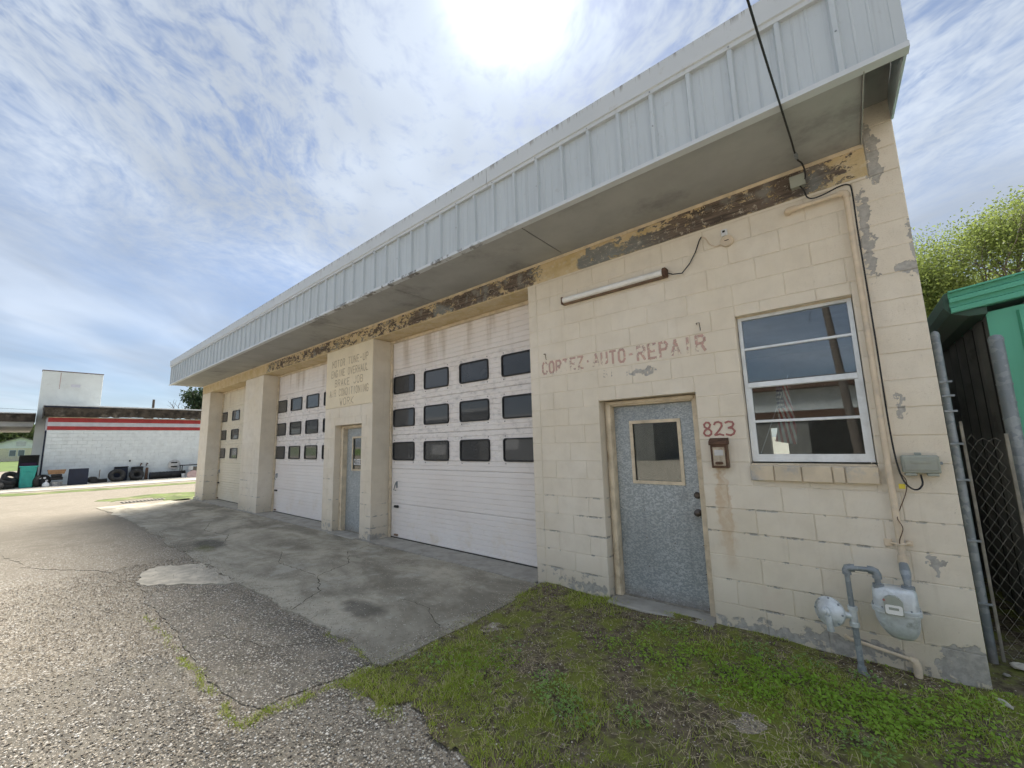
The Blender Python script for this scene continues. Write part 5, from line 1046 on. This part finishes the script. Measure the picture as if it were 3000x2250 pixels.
# trees
def tree(name, label, base, h, spread, leafmat, nleaf, lsize, seed, trunk=.16, clear=.35, lean=(0, 0), levels=4, clus=.5, group=None, droop=0):
    r_ = random.Random(seed); t = thing(name, label, 'tree', base, group); mb = MB(); tips = []
    def grow(p, d_, L, r, lv):
        n = 4; pts = [p]; q_ = p.copy(); dd = d_.copy()
        for i in range(n):
            dd = (dd + Vector((r_.gauss(0, .13), r_.gauss(0, .13), r_.gauss(0, .06) + .03))).normalized(); q_ = q_ + dd * L / n; pts.append(q_.copy())
        mb.tube(pts, [r * (1 - .45 * i / n) for i in range(n + 1)], 7 if lv < 2 else 4, False)
        if lv >= 2: tips.extend(pts[2:])
        if lv >= levels: return
        k = r_.choice((2, 3, 3)) if lv else 4
        for i in range(k):
            a = 2 * math.pi * (i + r_.random() * .7) / k; out_ = Vector((math.cos(a), math.sin(a), 0)); up = r_.uniform(.35, .95) if lv else r_.uniform(.6, 1.1)
            nd = (dd * .5 + out_ * r_.uniform(.6, 1) * spread + Vector((0, 0, up))).normalized()
            grow(pts[r_.choice((3, 4))] if i else pts[4], nd, L * r_.uniform(.62, .82), r * .56, lv + 1)
    b = Vector(base); grow(b, Vector((lean[0], lean[1], 1)).normalized(), h * clear, trunk, 0)
    mb.build('trunk', 'bark', t)
    if nleaf:
        T = np.array([p[:] for p in tips]); T = T[T[:, 2] > base[2] + h * .25]; rg = np.random.default_rng(seed); c = T[rg.integers(0, len(T), nleaf)] + np.clip(rg.normal(0, clus, (nleaf, 3)), -1.7 * clus, 1.7 * clus) * np.array([1, 1, .7])
        n1 = rg.normal(size=(nleaf, 3)); n1 /= np.linalg.norm(n1, axis=1)[:, None]; u = np.cross(n1, rg.normal(size=(nleaf, 3))); u /= np.linalg.norm(u, axis=1)[:, None]; v = np.cross(n1, u); s = rg.uniform(.6, 1.4, nleaf)[:, None] * lsize
        V = np.stack([c - u * s, c - v * s * .5, c + u * s, c + v * s * .5], 1).reshape(-1, 3); F = np.arange(nleaf * 4).reshape(-1, 4); link('crown', np_mesh('crown', V, F, leafmat), t)
    return t
tree('spring_tree', 'tall airy spring tree with dark trunk rising behind the green building', (4.7, 22, -.03), 10.8, .8, 'leaf_spring', 26000, .056, 3, .17, .40, (-.02, 0), 5, .42)
tree('leafy_tree', 'dense yellow green tree filling the gap beside the shop corner', (3.2, 26, -.03), 16.6, .8, 'leaf_spring', 80000, .066, 5, .2, .22, (0, 0), 4, .9)
tree('leafy_tree', 'dense yellow green tree at the right edge above the green roof', (9.2, 27, -.03), 16.5, .8, 'leaf_spring', 80000, .066, 9, .2, .24, (0, 0), 4, .9)
tree('leafy_tree', 'lower yellow green tree directly above the green gutter', (6.0, 31, -.03), 18.0, .8, 'leaf_spring', 80000, .072, 13, .2, .22, (0, 0), 4, 1.0)

# ------------------------------------------------------------------ left background: white block building
WB = thing('service_station', 'white block building with two red stripes and rotten roof edge across the lot', 'building', (-36, 0, 0))
wc = MB(); wc.box(-43, -35.028, -3.15, 9, -.1, 3.76); wcore = wc.build('wall', 'white_block', WB)
wme = {}
for k in range(15):
    z0, z1 = k * CH - .03, (k + 1) * CH - .03; off = .0 if k % 2 else .2032
    y = -3.15
    while y < 4.4:
        ye = min((y + off) if (y == -3.15 and off) else y + .4064, 4.4); w = ye - y
        if w > .05:
            kk = round(w, 3)
            if kk not in wme:
                mb = MB(); mb.cbox(-.03, .010, -w / 2 + .0012, w / 2 - .0012, -.0965, .0965, .005); wme[kk] = mb.mesh('block', 'white_block')
            o = link('block', wme[kk], wcore); o.location = (-35.0 + random.uniform(-.003, .003) - .002, (y + ye) / 2, (z0 + z1) / 2)
        y = ye
for z0, z1, m in ((3.035, 3.24, 'stripe_red'), (3.245, 3.475, 'stripe_grey'), (3.48, 3.725, 'stripe_red')):
    MB().cbox(-35.05, -34.985, -3.155, 9, z0, z1, .004).build('stripe', m, WB)
MB().cbox(-35.05, -34.96, -3.16, 9, 3.728, 3.765, .004).build('trim_board', 'house_brick', WB)
mb = MB(); n = 60
for i in range(n + 1):
    y = -3.35 + i * 12.3 / n; mb.v += [(-34.75 + random.uniform(-.05, .05), y, 3.77 + random.uniform(-.02, .05)), (-34.72 + random.uniform(-.03, .03), y, 4.08), (-34.70, y, 4.36)]
for i in range(n):
    for j in range(2): a = 3 * i + j; mb.f.append((a, a + 3, a + 4, a + 1))
mb.add([(-34.75, -3.35, 3.72), (-34.70, -3.35, 4.36), (-43, -3.35, 4.36), (-43, -3.35, 3.9)], [(0, 1, 2, 3)]); mb.add([(-34.76, -3.34, 3.775), (-34.76, 9, 3.775), (-35, 9, 3.775), (-35, -3.34, 3.775)], [(0, 1, 2, 3)]); mb.build('rotten_fascia', 'rot', WB)
MB().cbox(-43, -34.66, -3.40, 9, 4.37, 4.44, .006).build('roof_cap', 'roof_edge', WB); MB().cbox(-34.70, -34.67, -3.38, -1.2, 4.28, 4.368, .004).build('dark_gutter', 'navy', WB)
MB().cbox(-35.03, -34.96, -3.22, -3.158, 0, 3.0, .004).build('corner_trim', 'navy', WB); MB().cbox(-35.3, -35.2, -3.20, -3.153, 0, 2.95, .004).build('corner_trim', 'navy', WB)
MB().box(-43, -35.06, -3.20, -3.152, 3.0, 3.74).build('front_board', 'stripe_grey', WB)
# pump canopy left
mb = MB(); mb.box(-46, -36.4, -16, -3.6, 3.55, 4.0); mb.build('canopy_fascia', 'rot', WB); MB().cbox(-46, -36.35, -16, -3.6, 4.002, 4.06, .005).build('canopy_cap', 'roof_edge', WB); MB().box(-45.9, -36.5, -15.9, -3.65, 3.28, 3.548).build('canopy_soffit', 'soffit', WB)
t = thing('sign_pylon', 'tall blank off white sign tower rising behind the striped building', 'sign tower', (-37.4, -2.2, 0))
MB().cbox(-37.9, -37.2, -3.56, -.98, -.1, 6.66, .02).build('tower', 'pylon', t); MB().cbox(-37.92, -37.18, -3.58, -.96, 6.662, 6.70, .01).build('top_flashing', 'rust_dark', t)
mb = MB(); ring(mb, [(a * .75 - 2.2, b * .62 + 5.35) for a, b in [(math.cos(k * math.pi / 12), math.sin(k * math.pi / 12)) for k in range(24)]], [(a * .74 - 2.2, b * .61 + 5.35) for a, b in [(math.cos(k * math.pi / 12), math.sin(k * math.pi / 12)) for k in range(24)]], 0, .004)
mb.v = [(-37.199 + y, x, z) for x, y, z in mb.v]; mb.build('ghost_ring', 'roof_edge', t)
MB().box(-37.199, -37.195, -2.35, -1.95, 5.75, 5.92).build('patch', 'stripe_grey', t); MB().box(-37.199, -37.196, -2.83, -2.80, 5.6, 6.6).build('rust_streak', 'pink', t)
# junk along the wall
def tire(c, axis, R, r, label, nm='tire', group='old tires piled by the white wall'):
    prof = []
    for k in range(14):
        a = 2 * math.pi * k / 14; prof.append((R - r + r * .95 * math.cos(a) * (1 if math.cos(a) > 0 else 1), r * 1.15 * math.sin(a)))
    mb = MB(); c = Vector(c); ax = Vector(axis).normalized(); u = ax.orthogonal().normalized(); w = ax.cross(u); n = 28; o = 0
    for i in range(n):
        a = 2 * math.pi * i / n; d_ = u * math.cos(a) + w * math.sin(a)
        for (q_, h_) in prof: mb.v.append(tuple(c + d_ * (q_ + (.008 if (i % 2 and q_ > R - .5 * r) else 0)) + ax * h_))
    m_ = len(prof)
    for i in range(n):
        for k in range(m_): a = i * m_ + k; b = i * m_ + (k + 1) % m_; c2 = ((i + 1) % n) * m_ + (k + 1) % m_; d2 = ((i + 1) % n) * m_ + k; mb.f.append((a, b, c2, d2))
    return tag(mb.build(nm, 'tire', smooth=True), label, 'tire', group)
gz = -.01
tire((-34.1, -.22, gz + .36), (1, 0, .42), .39, .125, 'largest black tire leaning on the white wall', group=None)
tire((-34.2, .66, gz + .33), (1, .12, .42), .36, .12, 'grey tractor tire leaning on the white wall beside the largest tire', group=None)
t = thing('black_bin', 'dark bin lying behind the two large tires', 'bin', (-34.6, .2, gz)); MB().cbox(-34.85, -34.55, -.3, .30, gz, .78, .03).build('body', 'navy', t); MB().cbox(-34.88, -34.5, -.28, .32, .782, .83, .01).build('lid', 'black', t)
MB_ = MB(); MB_.cbox(-34.9, -34.6, .48, 1.0, gz, .78, .02); tag(MB_.build('black_cabinet', 'black'), 'flat black cabinet behind the grey tractor tire', 'cabinet')
tag(MB().tube([(-34.3, 1.12, gz + .02), (-34.6, 1.18, .68)], [.08, .07], 10).build('exhaust_pipe', 'rust_dark'), 'short rusty pipe leaning between tire and black duct', 'pipe')
t = thing('black_duct', 'long black ribbed duct lying along the white wall', 'duct', (-34.2, 2.1, gz)); mb = MB(); pts = [(-34.25 + .05 * math.sin(k), 1.3 + k * .09, gz + .21) for k in range(20)]; mb.tube(pts, [.20 + .015 * (k % 2) for k in range(20)], 14); mb.build('tube', 'black', t, True)
MB().lathe([(.22, 0), (.22, .05)], (-34.25, 1.27, gz + .21), (0, 1, 0), 14).build('end_ring', 'navy', t)
t = thing('work_table', 'low dark frame table with white buckets under it near the shop pier', 'table', (-34.2, 3.3, gz))
MB().cbox(-34.55, -33.95, 2.75, 3.85, .72, .77, .01).build('top', 'black', t)
for a in (2.8, 3.8):
    for b in (-34.5, -34.0): MB().box(b - .02, b + .02, a - .02, a + .02, gz, .72).build('leg', 'black', t)
for i, (a, z, lb) in enumerate(((3.05, gz, 'lower white bucket under the low table'), (3.25, .42, 'upper white bucket under the low table'), (2.9, gz + .0, 'white bucket nearest the black duct'))):
    tag(MB().lathe([(.11, 0), (.135, .22), (.14, .225), (.14, .24)], (-34.1 + .1 * i, a, z), (0, 0, 1), 14).build('bucket', 'white_plastic', smooth=True), lb, 'bucket')
tag(MB().cbox(-34.5, -34.2, 3.35, 3.75, gz, .62, .02).build('weathered_crate', 'weathered'), 'weathered wooden crate under the low table', 'crate')
tag(MB().lathe([(.34, 0), (.36, .01), (.34, .035), (.05, .05)], (-33.4, 3.3, gz + .12), (.85, 0, .6), 20).build('round_plate', 'pink', smooth=True), 'faded pink round plate lying in front of the low table', 'plate')
t = thing('wheel_rim', 'round silver wheel rim hanging on the white wall', 'wheel rim', (-34.95, 2.56, .8)); MB().lathe([(.30, 0), (.33, .03), (.33, .06), (.29, .065), (.26, .03), (.08, .05), (.07, .07)], (-34.985, 2.56, .80), (1, 0, 0), 24).build('disc', 'silver', t, True)
for s in (-1, 1): MB().cbox(-34.95, -34.915, 2.40, 2.72, .80 + s * .13 - .04, .80 + s * .13 + .04, .02).build('slot', 'dark', t)
for yy, lb in ((.92, 'left hose bib fixed to the white wall'), (1.20, 'right hose bib fixed to the white wall')):
    mb = MB(); mb.tube([(-34.99, yy + .05, .93), (-34.9, yy + .03, .95), (-34.86, yy - .02, .92), (-34.86, yy - .03, .82)], .03, 8); mb.lathe([(.045, 0), (.045, .02)], (-34.88, yy, .97), (0, 0, 1), 8); tag(mb.build('hose_bib', 'rust_dark'), lb, 'tap')
tag(MB().tube([(-34.97, .92, .80), (-34.95, 1.05, .74), (-34.97, 1.2, .80)], .02, 6).build('wall_pipe', 'silver'), 'thin silver pipe joining the two hose bibs', 'pipe')
tag(MB().box(-34.995, -34.97, .36, .44, 1.10, 1.20).build('wall_outlet', 'dark'), 'small black outlet plate on the white wall', 'outlet')
tag(MB().tube([(-34.2, -.95, gz), (-34.3, -.93, .72)], .018, 6).build('stake', 'rust'), 'thin rusty stake standing left of the largest tire', 'stake')
tag(MB().cbox(-33.75, -33.45, -2.2, -1.45, gz, .86, .02).build('navy_cabinet', 'navy'), 'dark navy cabinet standing in front of the white wall', 'cabinet')
tag(MB().lathe([(.16, 0), (.18, .02), (.18, .3), (.16, .32)], (-34.0, -1.28, gz + .20), (1, .3, 0), 16).build('small_drum', 'black', smooth=True), 'small black drum right of the navy cabinet', 'drum')
tag(MB().cbox(-34.4, -34.1, -1.1, -.6, gz, .19, .01).build('black_tray', 'black'), 'flat black tray on the ground left of the stake', 'tray')
t = thing('crate_stack', 'stack of black trays under a brown crate by the white wall', 'crates', (-33.9, -2.6, gz)); MB().cbox(-34.1, -33.7, -2.85, -2.38, .30, .46, .02).build('tray', 'black', t); MB().cbox(-34.1, -33.72, -2.82, -2.42, .47, .60, .02).build('tray', 'black', t)
mb = MB(); mb.add([(-34.15, -2.92, .62), (-33.7, -2.92, .62), (-33.7, -2.35, .62), (-34.15, -2.35, .62), (-34.2, -2.97, .84), (-33.65, -2.97, .84), (-33.65, -2.3, .84), (-34.2, -2.3, .84)], [(0, 1, 2, 3), (4, 7, 6, 5), (0, 4, 5, 1), (1, 5, 6, 2), (2, 6, 7, 3), (3, 7, 4, 0)]); mb.build('brown_crate', 'brown_box', t)
tag(MB().lathe([(.19, 0), (.24, .20), (.25, .21), (.25, .22)], (-33.75, -2.6, gz), (0, 0, 1), 18).build('wash_pan', 'silver', smooth=True), 'silver round pan under the crate stack', 'pan')
tag(MB().lathe([(.10, 0), (.13, .03), (.13, .14), (.09, .2), (.035, .24), (.035, .28)], (-33.6, -2.98, gz), (0, 0, 1), 14).build('plastic_jug', 'white_plastic', smooth=True), 'white plastic jug left of the silver pan', 'jug')
t = thing('alloy_wheel', 'black spoked wheel leaning beside the teal bin', 'wheel', (-33.95, -3.15, gz)); wc_ = (-33.95, -3.12, gz + .30); MB().lathe([(.30, -.1), (.33, -.05), (.33, .06), (.27, .07), (.26, .02), (.05, .02)], wc_, (1, 0, .2), 22).build('rim', 'black', t, True)
for k in range(6):
    a = k * math.pi / 3; MB().lathe([(.055, 0), (.055, .012)], (wc_[0] + .035, wc_[1] + .17 * math.cos(a), wc_[2] + .17 * math.sin(a)), (1, 0, .2), 8).build('opening', 'white_plastic', t)
t = thing('trash_bin', 'teal plastic wheeled trash bin at the corner of the white building', 'trash bin', (-33.9, -3.3, gz))
mb = MB(); loft(mb, [(-33.9, -3.66, gz + .02, .22, .23), (-33.9, -3.66, .25, .24, .245), (-33.9, -3.63, .98, .28, .29), (-33.9, -3.63, 1.05, .29, .30)], 20, 6); mb.build('body', 'teal', t)
mb = MB(); mb.cbox(-34.22, -33.58, -3.96, -3.28, 1.052, 1.10, .02); mb.build('lid', 'teal', t); mb = MB(); ring(mb, [(-3.80, .2), (-3.48, .2), (-3.48, .50), (-3.56, .58), (-3.72, .58), (-3.80, .50)], [(-3.76, .2005), (-3.52, .2005), (-3.52, .49), (-3.58, .54), (-3.70, .54), (-3.76, .49)], 0, .02); mb.v = [(-33.64 + .0 + y, x, z) for x, y, z in mb.v]; mb.build('panel_rib', 'teal', t)
mb = MB(); mb.cbox(-33.64, -33.60, -3.90, -3.36, .78, .83, .01); mb.build('front_rib', 'teal', t)
for s in (-3.86, -3.44): MB().lathe([(.1, 0), (.1, .05)], (-34.1, s, gz + .1), (0, 1, 0), 14).build('wheel', 'black', t)
for i, (c, ax_, R, r, lb) in enumerate((((-33.4, -4.72, gz + .18), (.35, -.1, 1), .36, .12, 'front tire of the pile at the left edge showing its open centre'), ((-34.0, -4.35, gz + .14), (0, .1, 1), .36, .13, 'flat tire at the bottom of the pile beside the teal bin'), ((-34.0, -4.3, gz + .36), (.3, .15, 1), .36, .12, 'upper tire of the pile beside the teal bin'), ((-34.3, -4.85, gz + .40), (.3, -.2, 1), .36, .12, 'upper tire of the pile at the left edge'), ((-34.4, -4.9, gz + .15), (0, 0, 1), .38, .14, 'lower tire of the pile at the left edge'), ((-34.4, -4.2, gz + .58), (.8, .3, .8), .33, .11, 'tire tilted against the black machine'), ((-33.9, -3.42 + .15, gz + .30), (.4, 1, .1), .31, .1, 'tire standing between the teal bin and the spoked wheel'))):
    tire(c, ax_, R, r, lb)
t = thing('black_machine', 'black open frame machine behind the teal bin', 'machine', (-34.9, -3.65, gz))
for a in (-3.98, -3.32):
    for b in (-35.2, -34.75): MB().box(b - .025, b + .025, a - .025, a + .025, gz, 1.66).build('upright', 'black', t)
MB().cbox(-35.22, -34.72, -4.0, -3.3, 1.60, 1.67, .01).build('top', 'black', t); MB().cbox(-35.15, -34.85, -3.94, -3.36, .5, 1.25, .02).build('cabinet', 'purple', t); MB().cbox(-35.2, -34.72, -4.05, -3.3, gz, .5, .02).build('base', 'black', t); MB().box(-35.2, -35.19, -3.98, -3.32, .5, 1.6).build('back_panel', 'black', t)
# storm grate
t = thing('storm_grate', 'iron storm drain grate in the gravel by the far pier', 'drain', (-19.8, -1.1, 0))
MB().box(-20.05, -19.5, -1.7, -.55, -.031, -.017).build('pit', 'dark', t)
for k in range(12): yy = -1.66 + k * .095; MB().cbox(-20.02, -19.53, yy, yy + .045, -.0165, -.004, .003).build('bar', 'weathered', t)
# house, poles and trees far left
HS = thing('house', 'small white gabled house on a lawn far left', 'house', (-112, -3.8, .76)); hx = -110
mb = MB(); mb.box(hx - 9, hx, -8.3, .7, .5, 2.9); mb.build('wall', 'house_brick', HS)
mb = MB(); mb.prism([(-8.3, 2.902), (.7, 2.902), (-3.8, 4.72)], hx - 9, hx, 'x'); mb.build('gable', 'house_white', HS)
for s in (-1, 1):
    mb = MB(); mb.add([(hx + .4, -3.8, 4.86), (hx + .4, -3.8 + s * 5.1, 2.80), (hx - 9.4, -3.8 + s * 5.1, 2.80), (hx - 9.4, -3.8, 4.86), (hx + .4, -3.8, 4.74), (hx + .4, -3.8 + s * 5.1, 2.68), (hx - 9.4, -3.8 + s * 5.1, 2.68), (hx - 9.4, -3.8, 4.74)], [(0, 1, 2, 3), (7, 6, 5, 4), (0, 4, 5, 1), (1, 5, 6, 2), (2, 6, 7, 3), (3, 7, 4, 0)]); mb.build('roof', 'house_roof', HS)
MB().cbox(hx + .002, hx + .05, -4.3, -3.2, 3.25, 4.0, .01).build('gable_vent', 'stripe_grey', HS)
for a, b in ((-7.6, -6.2), (-4.95, -4.15), (-4.0, -3.2), (-2.0, -1.0)):
    w = MB().cbox(hx + .002, hx + .06, a, b, 1.55, 2.65, .01).build('window', 'house_white', HS); MB().box(hx + .0605, hx + .07, a + .06, b - .06, 1.62, 2.58).build('pane', 'house_glass', w)
tree('bare_tree', 'leafless grey tree behind the striped building', (-72, 10.6, 0), 10.5, 1.1, 'leaf_far', 0, .1, 21, .26, .34, (0, 0), 4, .3)
tree('pine_tree', 'dark evergreen tree just left of the canopy end', (-66, 11.9, 0), 8.0, .40, 'leaf_dark', 9000, .15, 23, .25, .42, (0, 0), 4, .5)
for i, (yy, xx, h, lb) in enumerate(((-4.2, -135, 8.5, 'rounded tree behind the right half of the far house'), (-7.5, -140, 7.4, 'rounded tree behind the left half of the far house'), (-13, -138, 7.8, 'rounded tree at the left edge beyond the far house'), (-0.5, -150, 8.8, 'rounded tree hidden mostly behind the sign tower'))):
    tree('round_tree', lb, (xx, yy, .9), h, 1.0, 'leaf_far', 6000, .30, 31 + i, .3, .25, (0, 0), 4, 1.0, 'trees behind the far house')
t = thing('utility_pole', 'weathered utility pole top above the striped building', 'pole', (-72, 7.0, 0)); MB().tube([(-72, 7.0, 0), (-72, 7.0, 8.6)], [.17, .13], 10).build('pole', 'bark', t)
for a, b, lb in (((-72, 7.0, 7.1), (-60, -14, 6.8), 'thin wire running left from the far utility pole'), ((-72, 7.0, 7.2), (-80, 40, 6.8), 'thin wire running right from the far utility pole')):
    A, B = Vector(a), Vector(b); tag(MB().tube([tuple(A.lerp(B, k / 12) - Vector((0, 0, 4 * .6 * (k / 12) * (1 - k / 12)))) for k in range(13)], .018, 4).build('overhead_wire', 'black'), lb, 'wire')

WH = thing('opposite_warehouse', 'long tan metal warehouse mirrored in the lower garage door windows', 'building', (-26, -26, 0))
MB().box(-52, -12, -36, -26, -.1, 4.2).build('wall', 'siding', WH); MB().box(-52.3, -11.7, -36.3, -25.6, 4.21, 4.5).build('roof', 'roof_edge', WH)
for q in range(7): MB().box(-49 + q * 5.2, -46.5 + q * 5.2, -25.99, -25.95, .0 if q % 3 == 0 else 1.2, 3.0 if q % 3 == 0 else 2.3).build('window' if q % 3 else 'door', 'dark' if q % 2 else 'white_plastic', WH)
# ------------------------------------------------------------------ across the street: seen mirrored in the panes
OB = thing('opposite_building', 'white building with dark red eave mirrored in the office window', 'building', (2, -19, 0))
MB().box(-4.4, 16, -30, -19, 2.5, 3.75).build('wall', 'white_block', OB); MB().box(-4.38, 15.98, -30, -19.03, -.1, 2.49).build('lower_wall', 'siding', OB); MB().box(-4.8, 16.4, -30, -18.4, 3.76, 4.25).build('roof_fascia', 'rust_dark', OB); MB().box(-4.42, 16, -19.0, -18.94, 2.3, 2.75).build('dark_band', 'rust_dark', OB); MB().box(-2.0, 3.0, -18.99, -18.95, -.05, 2.25).build('shop_front', 'dark', OB)
t = thing('street_pole', 'leaning wooden utility pole mirrored in the office window', 'pole', (-.35, -17, 0)); MB().tube([(-.30, -17, -.1), (-.95, -17.4, 9.5)], [.17, .12], 12).build('pole', 'bark', t)
